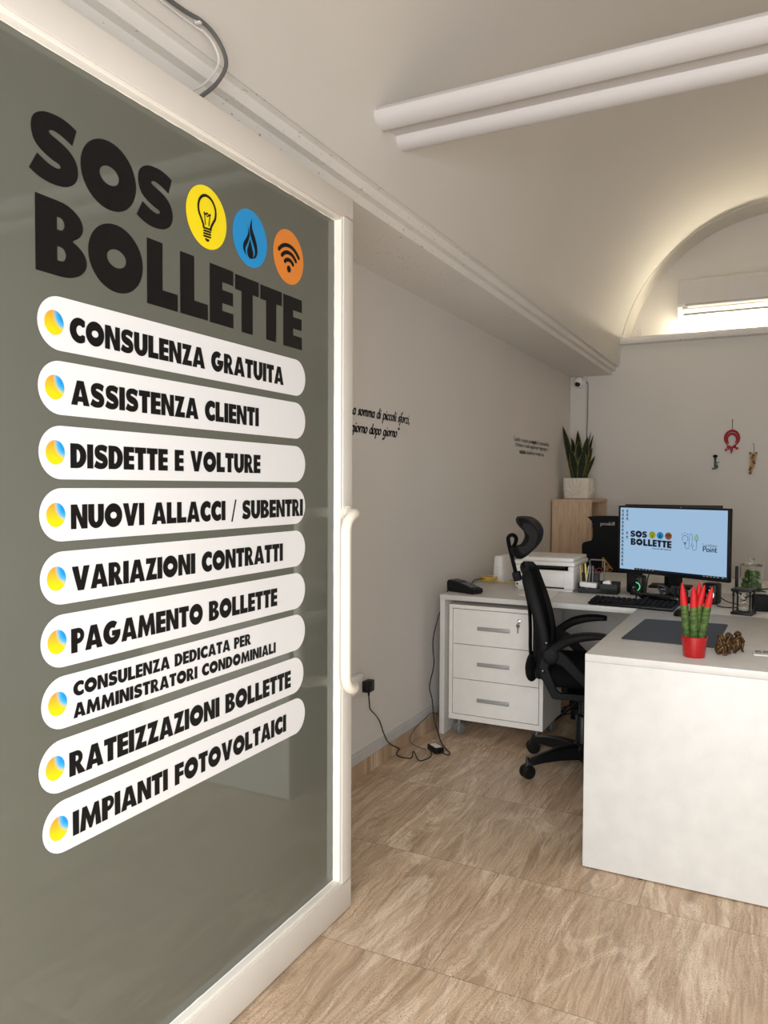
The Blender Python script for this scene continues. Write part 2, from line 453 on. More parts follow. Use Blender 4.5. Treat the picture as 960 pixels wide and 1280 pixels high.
def copy_thing(src, loc, rz, label, group=None):
    r = src.copy(); COL.objects.link(r); r.location = loc; r.rotation_euler = (0, 0, rz); r['label'] = label
    if group: r['group'] = group
    for ch in list(src.children):
        c = ch.copy(); COL.objects.link(c); c.parent = r
        for g in list(ch.children):
            d = g.copy(); COL.objects.link(d); d.parent = c
    return r

# ------------------------------------------------------------------ lettering
def arc(cx, cy, rx, ry, a0, a1, n=14):
    return [(cx + rx * cos(radians(a0 + (a1 - a0) * i / n)), cy + ry * sin(radians(a0 + (a1 - a0) * i / n))) for i in range(n + 1)]
def rect(x0, y0, x1, y1): return [(x0, y0), (x1, y0), (x1, y1), (x0, y1)]
def ribbon(pts, th, n=10, closed=False):
    """2D stroke of a smooth curve, as quads"""
    P = smooth_path([(p[0], p[1], 0) for p in pts], n) if n > 1 else [Vector((p[0], p[1], 0)) for p in pts]
    out = []; N = len(P); L = []; Rr = []
    for i, p in enumerate(P):
        t = (P[min(i + 1, N - 1)] - P[max(i - 1, 0)]); t.normalize(); nn = Vector((-t.y, t.x, 0)) * th / 2
        if isinstance(th, (int, float)): pass
        L.append(p + nn); Rr.append(p - nn)
    for i in range(N - 1):
        out.append([[(Rr[i].x, Rr[i].y), (Rr[i + 1].x, Rr[i + 1].y), (L[i + 1].x, L[i + 1].y), (L[i].x, L[i].y)]])
    return out

def glyph(ch, k=1.0):
    """heavy geometric capital, cap height 1: (width, list of [outline, holes...]); k scales the weight"""
    s, t = 0.335 * k, 0.27 * k
    if ch == 'I': return s, [[rect(0, 0, s, 1)]]
    if ch == 'L': W = .34 + s; return W, [[[(0, 0), (W, 0), (W, t), (s, t), (s, 1), (0, 1)]]]
    if ch in 'EF':
        W = .31 + s; m0 = .5 - t * .42; m1 = .5 + t * .42
        if ch == 'E': return W, [[[(0, 0), (W, 0), (W, t * .93), (s, t * .93), (s, m0), (W * .985, m0), (W * .985, m1), (s, m1), (s, 1 - t * .93), (W, 1 - t * .93), (W, 1), (0, 1)]]]
        return W, [[[(0, 0), (s, 0), (s, m0 - .04), (W * .97, m0 - .04), (W * .97, m1 - .04), (s, m1 - .04), (s, 1 - t), (W, 1 - t), (W, 1), (0, 1)]]]
    if ch == 'T': W = .38 + s; c = W / 2; return W, [[[(c - s / 2, 0), (c + s / 2, 0), (c + s / 2, 1 - t), (W, 1 - t), (W, 1), (0, 1), (0, 1 - t), (c - s / 2, 1 - t)]]]
    if ch == 'N': W = .34 + 1.6 * s; a = .86 * s; b = .98 * s; return W, [[[(0, 0), (a, 0), (a, .56), (W - b, 0), (W, 0), (W, 1), (W - a, 1), (W - a, .44), (b, 1), (0, 1)]]]
    if ch == 'M':
        W = .56 + 1.8 * s; c = W / 2; a = .9 * s
        return W, [[[(0, 0), (a, 0), (a * 1.12, .50), (c - .07, 0), (c + .07, 0), (W - a * 1.12, .50), (W - a, 0), (W, 0), (W - .13, 1), (W - .13 - a * .82, 1), (c, .50), (.13 + a * .82, 1), (.13, 1)]]]
    if ch == 'A':
        W = .30 + 2.0 * s; c = W / 2; a = .50 * s + .01
        return W, [[[(0, 0), (s * .98, 0), (s * 1.09, .15), (W - s * 1.09, .15), (W - s * .98, 0), (W, 0), (c + a, 1), (c - a, 1)], [(c - .085, .36), (c + .085, .36), (c, .68)]]]
    if ch == 'V':
        W = .28 + 2.0 * s; c = W / 2; a = .50 * s
        return W, [[[(c - a, 0), (c + a, 0), (W, 1), (W - s, 1), (c, .42), (s, 1), (0, 1)]]]
    if ch == 'Z': W = .40 + s; return W, [[[(0, 0), (W, 0), (W, t * .95), (s * 1.28, t * .95), (W - .01, 1), (.03, 1), (.03, 1 - t * .95), (W - s * 1.28, 1 - t * .95)]]]
    if ch == 'O':
        W = .36 + 2 * s; return W, [[arc(W / 2, .5, W / 2, .515, 0, 360, 40)[:-1], arc(W / 2, .5, W / 2 - s, .515 - .375 * (.55 + .45 * k) , 0, 360, 30)[:-1]]]
    if ch in 'CG':
        R = .50; ri, rj = .50 - s * .98, .515 - .31 * k; cx = .5
        W = .80; a0 = math.degrees(math.acos((W - cx) / R)); xi = .2
        if ch == 'C':
            o = arc(cx, .5, R, .515, a0, 360 - a0, 34); i = arc(cx + .03, .5, ri, rj, 360 - 42, 42, 22)
            yc = .185
            return W, [[o + [(W, .5 - yc)] + i + [(W, .5 + yc)]]]
        W = 1.0; o = arc(cx, .5, R, .515, 52, 352, 34)
        i = arc(cx + .02, .5, ri, rj, 360 - 50, 50, 22)
        return W, [[o + [(W, .59), (.50, .59), (.50, .36), (.665, .36)] + i[1:]]]
    if ch == 'D':
        W = .46 + s * 1.15; cx = .34; rx = W - cx
        return W, [[[(0, 0)] + arc(cx, .5, rx, .5, -90, 90, 20) + [(0, 1)], [(s, t * .92)] + arc(max(s + .02, cx), .5, max(.1, W - s * 1.02 - max(s + .02, cx)), .5 - t * .92, -90, 90, 14) + [(s, 1 - t * .92)]]]
    if ch in 'PR':
        W = .36 + s; cx = .36; ry = .33
        hole = [(s, .57)] + arc(s + .05, .68, .095, .11, -90, 90, 10) + [(s, .79)]
        if ch == 'P': return W, [[[(0, 0), (s, 0), (s, .35)] + arc(cx, .675, W - cx, .325, -90, 90, 16) + [(0, 1)], hole]]
        return W + .12, [[[(0, 0), (s, 0), (s, .36), (W + .13 - s * 1.12, 0), (W + .15, 0)] + [(W - .13, .42)] + arc(cx, .68, W - cx, .32, -55, 90, 14) + [(0, 1)], hole]]
    if ch == 'B':
        W = .47 + s * 1.05; c1, c2 = .36, .38
        up_ = arc(c1, .745, W - .06 - c1, .255, -52, 90, 12); lo_ = arc(c2, .275, W - c2, .275, -90, 62, 14)
        return W, [[[(0, 0)] + lo_ + up_ + [(0, 1)], [(s, .615)] + arc(s + .045, .70, .075, .085, -90, 90, 8) + [(s, .785)], [(s, .205)] + arc(s + .055, .30, .085, .095, -90, 90, 8) + [(s, .395)]]]
    if ch == 'U':
        W = .20 + 2 * s; r = W / 2
        return W, [[[(0, 1)] + arc(r, .42, r, .435, 180, 360, 20) + [(W, 1), (W - s, 1)] + arc(r, .40, r - s, .155, 360, 180, 14) + [(s, 1)]]]
    if ch == 'S':
        W = .44 + s; f = 1 - k
        c1 = [(.975, .935), (.80, .99), (.58, 1.015), (.30, .985), (.10, .87), (.045, .70), (.10, .520), (.24, .415 + f * .1), (.44, .345 + f * .12), (.60, .312 + f * .05), (.625, .268), (.55, .240), (.38, .262), (.16, .345)]
        c2 = [(.0, .085), (.20, .015), (.45, -.015), (.74, .02), (.94, .14), (1.0, .31), (.94, .475), (.78, .595), (.56, .665 - f * .1), (.42, .705 - f * .05), (.405, .745), (.49, .772), (.66, .748), (.88, .68)]
        P = [(p.x * W, p.y) for p in smooth_path([(q[0], q[1], 0) for q in c1], 4)] + [(p.x * W, p.y) for p in smooth_path([(q[0], q[1], 0) for q in c2], 4)]
        return W, [[P]]
    if ch == '/': return .46, [[[(0, -.1), (.12, -.1), (.46, 1.06), (.34, 1.06)]]]
    if ch == 'H': W = .3 + 2 * s; return W, [[rect(0, 0, s, 1)], [rect(W - s, 0, W, 1)], [rect(s, .38, W - s, .64)]]
    return .3, []

def caps(mb, text, mp, x0, x1, z0, h, k=1.0, gap=0.045, space=0.30):
    """set a line of capitals from x0 to x1, baseline z0, cap height h"""
    items = []; x = 0.0
    for ch in text:
        if ch == ' ': x += space; continue
        W, polys = glyph(ch, k); items.append((x, polys)); x += W + gap
    x -= gap; sx = (x1 - x0) / x
    for ox, polys in items:
        for loops in polys:
            mb.face2d([[((ox + p[0]) * sx + x0, p[1] * h + z0) for p in l] for l in loops], mp)
    return mb

def one_cap(mb, ch, mp, x0, x1, z0, z1, k=1.0):
    W, polys = glyph(ch, k)
    if ch == 'O': over = 0.0
    for loops in polys: mb.face2d([[(x0 + p[0] / W * (x1 - x0), z0 + p[1] * (z1 - z0)) for p in l] for l in loops], mp)

# skeleton lower case (x-height 1): (advance, strokes)
def skel(ch):
    E = lambda: arc(.42, .5, .38, .5, 30, 390, 16)
    D = {
     'a': (1.0, [E(), [(.80, 1.0), (.80, .1), (.92, 0)]]), 'o': (.95, [arc(.42, .5, .40, .5, 0, 360, 18)]),
     'd': (1.0, [E(), [(.80, 1.85), (.80, .1), (.92, 0)]]), 'g': (1.0, [E(), [(.80, 1.0), (.80, -.35)] + arc(.42, -.35, .38, .4, 0, -150, 8)]),
     'q': (1.0, [E(), [(.80, 1.0), (.80, -.75)]]), 'c': (.85, [arc(.42, .5, .40, .5, 48, 312, 14)]),
     'e': (.88, [[(.06, .55), (.80, .55)] + arc(.42, .5, .39, .5, 8, 318, 16)]), 'i': (.42, [[(.18, 1), (.18, .08), (.28, 0)], [(.17, 1.38), (.21, 1.52)]]),
     'l': (.42, [[(.18, 1.85), (.18, .08), (.28, 0)]]), 'r': (.68, [[(.16, 1), (.16, 0)], [(.16, .62)] + arc(.46, .62, .30, .36, 170, 60, 6)]),
     'n': (.95, [[(.16, 1), (.16, 0)], [(.16, .6)] + arc(.46, .6, .30, .40, 175, 0, 8) + [(.76, .1), (.86, 0)]]),
     'm': (1.45, [[(.16, 1), (.16, 0)], [(.16, .6)] + arc(.43, .6, .27, .40, 175, 0, 8) + [(.70, 0)], [(.70, .6)] + arc(.97, .6, .27, .40, 175, 0, 8) + [(1.24, .1), (1.34, 0)]]),
     'u': (.95, [[(.14, 1), (.14, .38)] + arc(.45, .38, .31, .38, 180, 350, 8), [(.76, 1), (.76, .08), (.86, 0)]]),
     'p': (1.0, [[(.16, 1), (.16, -.8)], arc(.54, .5, .38, .5, 150, -150, 14)]), 'b': (1.0, [[(.16, 1.85), (.16, 0)], arc(.54, .5, .38, .5, 150, -150, 14)]),
     's': (.72, [[(.60, .88), (.42, 1.0), (.18, .90), (.16, .68), (.38, .52), (.58, .36), (.56, .12), (.32, 0), (.08, .14)]]),
     't': (.60, [[(.24, 1.45), (.24, .15), (.40, 0), (.52, .08)], [(.02, 1), (.5, 1)]]), 'f': (.60, [[(.66, 1.75), (.48, 1.88), (.30, 1.65), (.22, .2), (.05, -.65), (-.14, -.7)], [(.02, 1), (.55, 1)]]),
     'z': (.78, [[(.06, 1), (.66, 1), (.04, 0), (.70, 0)]]), 'v': (.85, [[(.04, 1), (.38, 0), (.74, 1)]]), 'h': (.95, [[(.16, 1.85), (.16, 0)], [(.16, .6)] + arc(.46, .6, .30, .40, 175, 0, 8) + [(.76, 0)]]),
     ',': (.40, [[(.16, .08), (.18, -.08), (.06, -.34)]]), '.': (.4, [[(.14, 0), (.18, .12)]]), '”': (.6, [[(.20, 1.85), (.22, 1.65), (.08, 1.42)], [(.50, 1.85), (.52, 1.65), (.38, 1.42)]]),
     'Q': (1.5, [arc(.68, .85, .62, .85, 0, 360, 20), [(.75, .15), (1.2, -.35)]]), 'L': (.95, [[(.14, 1.7), (.14, 0), (.85, 0)]]),
     'P': (1.1, [[(.16, 0), (.16, 1.7), (.58, 1.7)] + arc(.58, 1.25, .38, .45, 90, -90, 8) + [(.16, .8)]]), '&': (1.2, [[(1.05, 0), (.25, 1.2), (.45, 1.65), (.7, 1.25), (.15, .55), (.2, .1), (.55, 0), (1.0, .75)]]),
     'k': (.85, [[(.16, 1.85), (.16, 0)], [(.68, 1), (.2, .48), (.76, 0)]]),
    }
    if ch == 'à': a = D['a']; return a[0], a[1] + [[(.30, 1.6), (.52, 1.3)]]
    if ch == 'è': a = D['e']; return a[0], a[1] + [[(.30, 1.6), (.52, 1.3)]]
    return D.get(ch, (.5, []))

def script_line(mb, text, mp, x1, z0, xh, x0=None, slant=0.26, nib=0.24, thin=0.10, ang=38, sx=1.0, bold=()):
    """pen lettering, right end at x1 (or spanning x0..x1)"""
    x = 0; its = []
    for ci, ch in enumerate(text):
        if ch == ' ': x += .72; continue
        a, st = skel(ch); its.append((x, st, ci)); x += a + .06
    wdt = x * xh * sx
    if x0 is not None: sx *= (x1 - x0) / wdt; wdt = x1 - x0
    nx, ny = cos(radians(ang)), sin(radians(ang))
    for ox, st, ci in its:
        b = 1.7 if any(p <= ci < q for p, q in bold) else 1.0
        for s in st:
            for (p, q) in zip(s[:-1], s[1:]):
                d = Vector((q[0] - p[0], q[1] - p[1])); L = d.length
                if L < 1e-6: continue
                d /= L; wd = b * (thin + nib * abs(d.x * ny - d.y * nx)) / 2; n = Vector((-d.y, d.x)) * wd; e = d * (wd * .35)
                quad = []
                for (pp, sg) in ((Vector(p) - e, -1), (Vector(q) + e, -1), (Vector(q) + e, 1), (Vector(p) - e, 1)):
                    u = pp + n * sg
                    quad.append((x1 - wdt + (ox + u.x + u.y * slant) * xh * sx, z0 + u.y * xh))
                mb.face2d([quad], mp)
    return mb
# ------------------------------------------------------------------ the room
XW, YB, YF = 1.711, 7.133, -0.65
R_V, ZC = 1.290, 2.41
SOFF = 2.352

def struct(name, mb, mats, label, cat, smooth=False, fix=True):
    return single(name, mb, mats, label, cat, smooth=smooth, kind='structure', fix=fix)

struct('floor', MB().box(-1.95, 1.95, YF - 1.5, 7.6, -0.08, 0), FLOOR, 'brown veined travertine tile floor running through the office', 'floor')
struct('wall_left', MB().box(-XW - .15, -XW, YF, 7.55, 0, 2.42), WALL, 'long plain off-white wall on the left carrying the lettering', 'wall')
struct('wall_right', MB().box(XW, XW + .15, YF, 7.55, 0, 2.42), WALLB, 'plain off-white wall on the right outside the picture', 'wall')
mb = MB(); mb.box(-XW - .15, XW + .15, YB, YB + .34, 0, 2.607)
struct('wall_back', mb, WALLB, 'off-white back wall below the arched recess', 'wall')
# lunette wall: closes the arch above the ledge
mb = MB(); poly = arc(0, ZC, R_V + .05, R_V + .05, 0, 180, 48)
mb.prism([(p[0], p[1]) for p in poly], lambda u, v: (u, 7.42, v), lambda u, v: (u, 7.50, v))
struct('wall_lunette', mb, LUN, 'arched plaster wall set back behind the air conditioner', 'wall')
# ledge cornice with a rounded front
mb = MB(); prof = [(7.42, 2.607), (7.10, 2.607), (7.075, 2.612), (7.065, 2.628), (7.062, 2.645), (7.068, 2.66), (7.085, 2.668), (7.42, 2.668)]
mb.prism(prof, lambda u, v: (-1.30, u, v), lambda u, v: (1.30, u, v))
struct('trim_1', mb, TRIM, 'rounded white cornice ledge across the back wall under the air conditioner', 'cornice', smooth=True)
# barrel vault with its step at the arch
mb = MB(); n = 56; th = 0.12
def ring(r, y): return [Vector((r * cos(.008 + (pi - .016) * i / n), y, ZC + r * sin(.008 + (pi - .016) * i / n))) for i in range(n + 1)]
ys = [YF - 0.1 + (7.10 - YF + .1) * i / 16 for i in range(17)]
rows = [ring(R_V + th, YF - .1)] + [ring(R_V, y) for y in ys] + [ring(R_V - .007, 7.10)] + [ring(R_V - .007, 7.10 + .32 * i / 3) for i in range(1, 4)] + [ring(R_V + th, 7.42)] + [ring(R_V + th, YF - .1)]
mb.grid(rows)
struct('ceiling', mb, CEIL, 'smooth off-white barrel vault over the office', 'ceiling', smooth=True)
# stepped lintel along both sides carrying the vault
for sgn, nm, lb in ((-1, 'beam_left', 'stepped white lintel moulding along the left wall under the vault'), (1, 'beam_right', 'stepped white lintel moulding along the right wall outside the picture')):
    P = [(1.80, 2.352), (1.348, 2.352), (1.347, 2.3535), (1.347, 2.386), (1.317, 2.386), (1.316, 2.3875), (1.316, 2.4205), (1.292, 2.4205), (1.36, 2.62), (1.80, 2.62)]
    mb = MB(); mb.prism(P, lambda u, v: (sgn * u, YF - .1, v), lambda u, v: (sgn * u, YB, v))
    struct('trim_2' if sgn < 0 else 'trim_3', mb, TRIM, lb, 'moulding')
# tie beam across the vault: two rounded rolls, the rear one lower
mb = MB()
P = [(2.50, 2.695), (2.43, 2.669), (2.412, 2.660), (2.404, 2.645), (2.410, 2.630), (2.424, 2.618), (2.446, 2.609), (2.470, 2.606), (2.488, 2.608), (2.493, 2.613), (2.497, 2.622), (2.583, 2.631),
     (2.588, 2.618), (2.598, 2.609), (2.614, 2.602), (2.634, 2.600), (2.650, 2.601), (2.656, 2.604), (2.664, 2.612), (2.664, 2.695)]
mb.prism(P, lambda u, v: (-1.275, u, v), lambda u, v: (1.275, u, v))
struct('trim_4', mb, BEAMW, 'white double-roll moulded tie beam crossing the vault', 'beam', smooth=True)
# pipe casing in the back left corner
mb = MB(); mb.rbox(-XW, -1.568, YB - .03, YB + .01, 1.0, SOFF, .004)
struct('trim_5', mb, WALLB, 'pale flat pipe casing in the back left corner under the lintel', 'casing')
# shop front wall behind the camera, open in the middle
mb = MB(); mb.box(-XW - .15, -1.30, YF - .2, YF, 0, 2.6); mb.box(1.30, XW + .15, YF - .2, YF, 0, 2.6)
poly = arc(0, ZC, R_V + .1, R_V + .1, 0, 180, 40) + [(-1.35, 2.36), (1.35, 2.36)]
mb.prism([(p[0], p[1]) for p in poly], lambda u, v: (u, YF - .2, v), lambda u, v: (u, YF - .1, v))
struct('wall_front', mb, WALLB, 'shop front wall with the wide entrance opening behind the camera', 'wall')
# skirting of travertine and the cable duct above it
mb = MB(); y = 2.2
mb.box(-XW, -XW + .010, 0.2, 3.288, 0, .077); mb.box(-XW, -XW + .010, 3.290, 3.885, 0, .077); mb.box(-XW, -XW + .010, 3.887, YB, 0, .077)
struct('baseboard_left', mb, TILE, 'travertine skirting tiles along the left wall', 'skirting')
mb = MB(); mb.rbox(-XW, -XW + .016, 0.2, YB, .078, .124, .003); mb.box(-XW + .0155, -XW + .0165, .2, YB, .112, .1135)
struct('trim_6', mb, DUCT, 'grey plastic cable duct on top of the left skirting', 'duct')
mb = MB(); mb.box(-XW + .02, XW, YB - .010, YB, 0, .077)
struct('baseboard_back', mb, TILE, 'travertine skirting tiles along the back wall', 'skirting')

# ------------------------------------------------------------------ glass door with the shop's lettering
GX = -1.222
KS = 1.222 / 1.21          # sign co-ordinates were taken on a plane at 1.21 m
def dz(z): return CAM_H + (z - CAM_H) * KS
def dy(y): return y * KS
DOORO = Vector((-1.198, 1.36, 0))
door = thing('door_1', 'tall white framed grey glass door covered in black lettering and white service strips', 'door', DOORO, kind='structure')
def DM(off):           # (y,z) of the sign -> door frame of reference, off metres in front of the pane
    return lambda u, v: (GX + off - DOORO.x, dy(u) - DOORO.y, dz(v))
def dl(mb): mb.v = [(v[0] - DOORO.x, v[1] - DOORO.y, v[2]) for v in mb.v]; return mb
Y0, Y1, ZB, ZT = 0.50, 2.133, 0.007, 2.244
GY1, GZ0, GZ1 = 2.062, 0.117, 2.160
GY0 = 0.62
XF, XI, XBK = -1.196, -1.199, -1.246
mb = MB()
mb.rbox(XBK, XF, Y0, Y1, GZ1 + .012, ZT, .003); mb.rbox(XBK, XF, Y0, Y1, ZB, GZ0 - .012, .003)
mb.rbox(XBK, XF, GY1 + .012, Y1, GZ0 - .02, GZ1 + .02, .003); mb.rbox(XBK, XF, Y0, GY0 - .012, GZ0 - .02, GZ1 + .02, .003)
part('door_frame', dl(mb), FRAME, door, smooth=True)
mb = MB()
mb.rbox(XBK + .004, XI, GY1, GY1 + .0115, GZ0 - .0115, GZ1 + .0115, .0015); mb.rbox(XBK + .004, XI, GY0 - .0115, GY0, GZ0 - .0115, GZ1 + .0115, .0015)
mb.rbox(XBK + .004, XI, GY0, GY1, GZ1, GZ1 + .0115, .0015); mb.rbox(XBK + .004, XI, GY0, GY1, GZ0 - .0115, GZ0, .0015)
rr = random.Random(3)
pth = [(GX + .001, GY0 + (GY1 - GY0) * i / 70, GZ1 + .0006 - .003 * max(0, rr.random() - .55)) for i in range(71)]
mb.tube(pth, .0016, 5)
pth = [(GX + .001, GY0 + (GY1 - GY0) * i / 70, GZ0 - .0004 + .003 * max(0, rr.random() - .55)) for i in range(71)]
mb.tube(pth, .0018, 5)
pth = [(GX + .001, GY1 + .0006 - .003 * max(0, rr.random() - .5), GZ0 + (GZ1 - GZ0) * i / 90) for i in range(91)]
mb.tube(pth, .0018, 5)
part('glazing_bead', dl(mb), BEAD, door, smooth=True)
mb = MB(); mb.box(GX - .010, GX, GY0 - .005, GY1 + .005, GZ0 - .005, GZ1 + .005)
part('glass_pane', dl(mb), FILM, door)
# pull handle on the stile
mb = MB(); rad = .0165; yt, xt = 1.992, -1.140
za, zb = .735, 1.268
P = [(-1.197, 2.090, zb), (-1.178, 2.085, zb), (-1.158, 2.074, zb), (-1.146, 2.056, zb), (-1.1405, 2.036, zb - .002), (xt, 2.016, zb - .010), (xt, 2.000, zb - .024), (xt, yt, zb - .045)]
Q = [(xt, yt, zb - .09 - (zb - za - .18) * i / 6) for i in range(7)]
P2 = [(p[0], p[1], za + zb - p[2]) for p in P[::-1]]
mb.tube(P + Q + P2, rad, 16)
for z_ in (zb, za): mb.tube([(-1.1965, 2.090, z_), (-1.188, 2.088, z_)], .023, 18)
part('pull_handle', dl(mb), HANDLE, door, smooth=True)

# heading
def heading(mb, mp):
    for ch, x0, x1, z0, z1 in (('S', .967, 1.077, 1.911, 2.036), ('O', 1.083, 1.228, 1.9065, 2.0385), ('S', 1.229, 1.338, 1.909, 2.034),
                               ('B', .979, 1.0965, 1.743, 1.882), ('O', 1.100, 1.246, 1.746, 1.878), ('L', 1.258, 1.353, 1.741, 1.880), ('L', 1.361, 1.456, 1.741, 1.879),
                               ('E', 1.463, 1.552, 1.740, 1.879), ('T', 1.559, 1.657, 1.738, 1.8765), ('T', 1.664, 1.762, 1.737, 1.875), ('E', 1.769, 1.861, 1.735, 1.874)):
        one_cap(mb, ch, mp, x0, x1, z0, z1)
def disc_poly(cx, cz, r): return arc(cx, cz, r, r, 0, 360, 48)[:-1]
DISCS = ((1.4535, 1.9810, .0725), (1.6215, 1.9800, .0720), (1.795, 1.9785, .0735))
def put(mb, mp, c, loops_list):
    cx, cz, r = c
    for loops in loops_list: mb.face2d([[(cx + p[0] * r, cz + p[1] * r) for p in l] for l in loops], mp)
def icon_bulb():
    out = []
    g = arc(0, .24, .43, .45, -28, 208, 26)
    g = [(.17, -.38), (.19, -.26), (.30, -.08)] + g + [(-.30, -.08), (-.19, -.26), (-.17, -.38)]
    out += ribbon(g, .088, 1)
    for i in range(4): out.append([[(-.19, -.40 - i * .085), (.19, -.37 - i * .085), (.19, -.31 - i * .085), (-.19, -.34 - i * .085)]])
    out.append([arc(0, -.68, .11, .09, 180, 360, 8)])
    out += ribbon([(-.08, -.25), (-.14, .10), (.0, .03), (.14, .10), (.08, -.25)], .045, 1)
    out += ribbon([(-.17, .13), (-.09, .08), (0, .14), (.09, .08), (.17, .15)], .06, 1)
    return out
def icon_flame():
    out = []
    a = smooth_path([(.08, .66, 0), (-.02, .42, 0), (-.04, .20, 0), (.08, -.05, 0), (.22, -.30, 0), (.20, -.50, 0), (.07, -.62, 0), (.26, -.55, 0), (.36, -.38, 0), (.34, -.14, 0), (.22, .12, 0), (.08, .36, 0), (.08, .66, 0)], 5)
    out.append([[(p.x, p.y) for p in a[:-1]]])
    a = smooth_path([(-.18, .42, 0), (-.12, .20, 0), (-.20, .00, 0), (-.36, -.22, 0), (-.38, -.42, 0), (-.24, -.58, 0), (-.27, -.38, 0), (-.12, -.12, 0), (-.05, .12, 0), (-.18, .42, 0)], 5)
    out.append([[(p.x, p.y) for p in a[:-1]]])
    a = smooth_path([(-.02, -.02, 0), (-.12, -.26, 0), (-.18, -.44, 0), (-.12, -.60, 0), (0, -.64, 0), (.10, -.60, 0), (.14, -.44, 0), (.06, -.22, 0), (-.02, -.02, 0)], 5)
    out.append([[(p.x, p.y) for p in a[:-1]]])
    return out
def icon_wifi():
    out = [[arc(0, -.44, .13, .13, 0, 360, 16)[:-1]]]
    for r in (.36, .62, .88):
        out += ribbon(arc(0, -.46, r, r, 42, 138, 14), .145, 1)
        for a in (42, 138): out.append([arc(r * cos(radians(a)), -.46 + r * sin(radians(a)), .0725, .0725, 0, 360, 10)[:-1]])
    return out
mb = MB(); heading(mb, DM(.0008)); part('heading_lettering', mb, VINYLK, door, fix=False, label='large black SOS BOLLETTE heading')
for c, m, ic, lb, nm in zip(DISCS, (VY, VB, VO), (icon_bulb(), icon_flame(), icon_wifi()), ('yellow disc with a light bulb', 'blue disc with a gas flame', 'orange disc with a wireless signal'), ('bulb_icon', 'flame_icon', 'signal_icon')):
    mb = MB(); mb.face2d([disc_poly(*c)], DM(.0008)); d = part('sign_disc', mb, m, door, fix=False, label=lb)
    mb = MB(); put(mb, DM(.0016), (c[0], c[1], c[2] * (1.1 if nm == 'flame_icon' else 1.0)), ic); part(nm, mb, VINYLK, d, fix=False)
BARS = (('CONSULENZA GRATUITA', 1.6545, 1.053, 1.769), ('ASSISTENZA CLIENTI', 1.5345, 1.055, 1.656), ('DISDETTE E VOLTURE', 1.4130, 1.052, 1.663), ('NUOVI ALLACCI / SUBENTRI', 1.2955, 1.052, 1.866),
        ('VARIAZIONI CONTRATTI', 1.1755, 1.053, 1.766), ('PAGAMENTO BOLLETTE', 1.0555, 1.050, 1.739), (None, .9375, 1.054, 1.621), ('RATEIZZAZIONI BOLLETTE', .8165, 1.043, 1.805), ('IMPIANTI FOTOVOLTAICI', .6985, 1.050, 1.782))
for i, (tx, zc, a, b) in enumerate(BARS):
    xl, xr, r = (.974 if i == 7 else .981), (1.871 if i == 7 else 1.879), .0505
    po = arc(xr - r, zc, r, r, -90, 90, 18) + arc(xl + r, zc, r, r, 90, 270, 18)
    mb = MB(); mb.face2d([po], DM(.0008))
    st = part('sign_strip', mb, VINYLW, door, fix=False, label='white strip reading ' + (tx.lower() if tx else 'consulenza dedicata per amministratori condominiali'))
    mb = MB()
    if tx: caps(mb, tx, DM(.0016), a, b, zc - .0285, .0475, .98, .04, .44)
    else:
        caps(mb, 'CONSULENZA DEDICATA PER', DM(.0016), a, b, zc + .0045, .0285, .92, .045, .44)
        caps(mb, 'AMMINISTRATORI CONDOMINIALI', DM(.0016), a, 1.732, zc - .0380, .0285, .92, .045, .44)
    part('strip_lettering', mb, VINYLK, st, fix=False)
    mb = MB(); mb.face2d([arc(xl + .0365, zc, .0218, .0228, 0, 360, 32)[:-1]], DM(.0016)); part('bullet_dot', mb, DOT, st, fix=False)
# ------------------------------------------------------------------ desks and pedestal
DZ = .765
t = thing('desk', 'white laminate desk return along the left wall carrying the printer and monitor', 'desk', (-1.0, 4.28, 0))
o = t.location
def W(mb, t): mb.v = [(v[0] - t.location.x, v[1] - t.location.y, v[2] - t.location.z) for v in mb.v]; return mb
part('desk_top', W(MB().rbox(-1.632, .24, 3.885, 4.685, DZ - .027, DZ, .0015), t), DESK, t, smooth=True)
part('leg_panel', W(MB().rbox(-1.632, -1.604, 3.889, 4.682, 0, DZ - .027, .001), t), DESK, t, smooth=True)
part('leg_panel', W(MB().rbox(.21, .238, 3.889, 4.682, 0, DZ - .027, .001), t), DESK, t, smooth=True)
part('modesty_panel', W(MB().box(-1.604, .21, 4.60, 4.62, .27, DZ - .027), t), DRAWER, t)
t = thing('desk', 'white front desk with a plain full-height end panel facing the entrance', 'desk', (-.2, 3.3, 0))
part('desk_top', W(MB().rbox(-.597, .24, 2.744, 3.884, DZ - .026, DZ, .0015), t), DESK, t, smooth=True)
part('front_panel', W(MB().rbox(-.597, .24, 2.746, 2.772,   .004, DZ - .0268, .001), t), DESK, t, smooth=True)
part('side_panel', W(MB().rbox(.21, .238, 2.775, 3.882, 0, DZ - .027, .001), t), DESK, t, smooth=True)
for x in (-.40, .19): part('foot', W(MB().lathe([(.012, 0), (.012, .006)], (x, 2.759, 0), 12), t), BLK, t)
t = thing('desk', 'white second desk behind the monitors in front of the gaming chair', 'desk', (-.7, 5.1, 0))
part('desk_top', W(MB().rbox(-1.60, .24, 4.70, 5.46, DZ - .027, DZ, .0015), t), DESK, t, smooth=True)
for x in (-1.598, .21): part('leg_panel', W(MB().rbox(x, x + .028, 4.72, 5.44, 0, DZ - .027, .001), t), DESK, t)

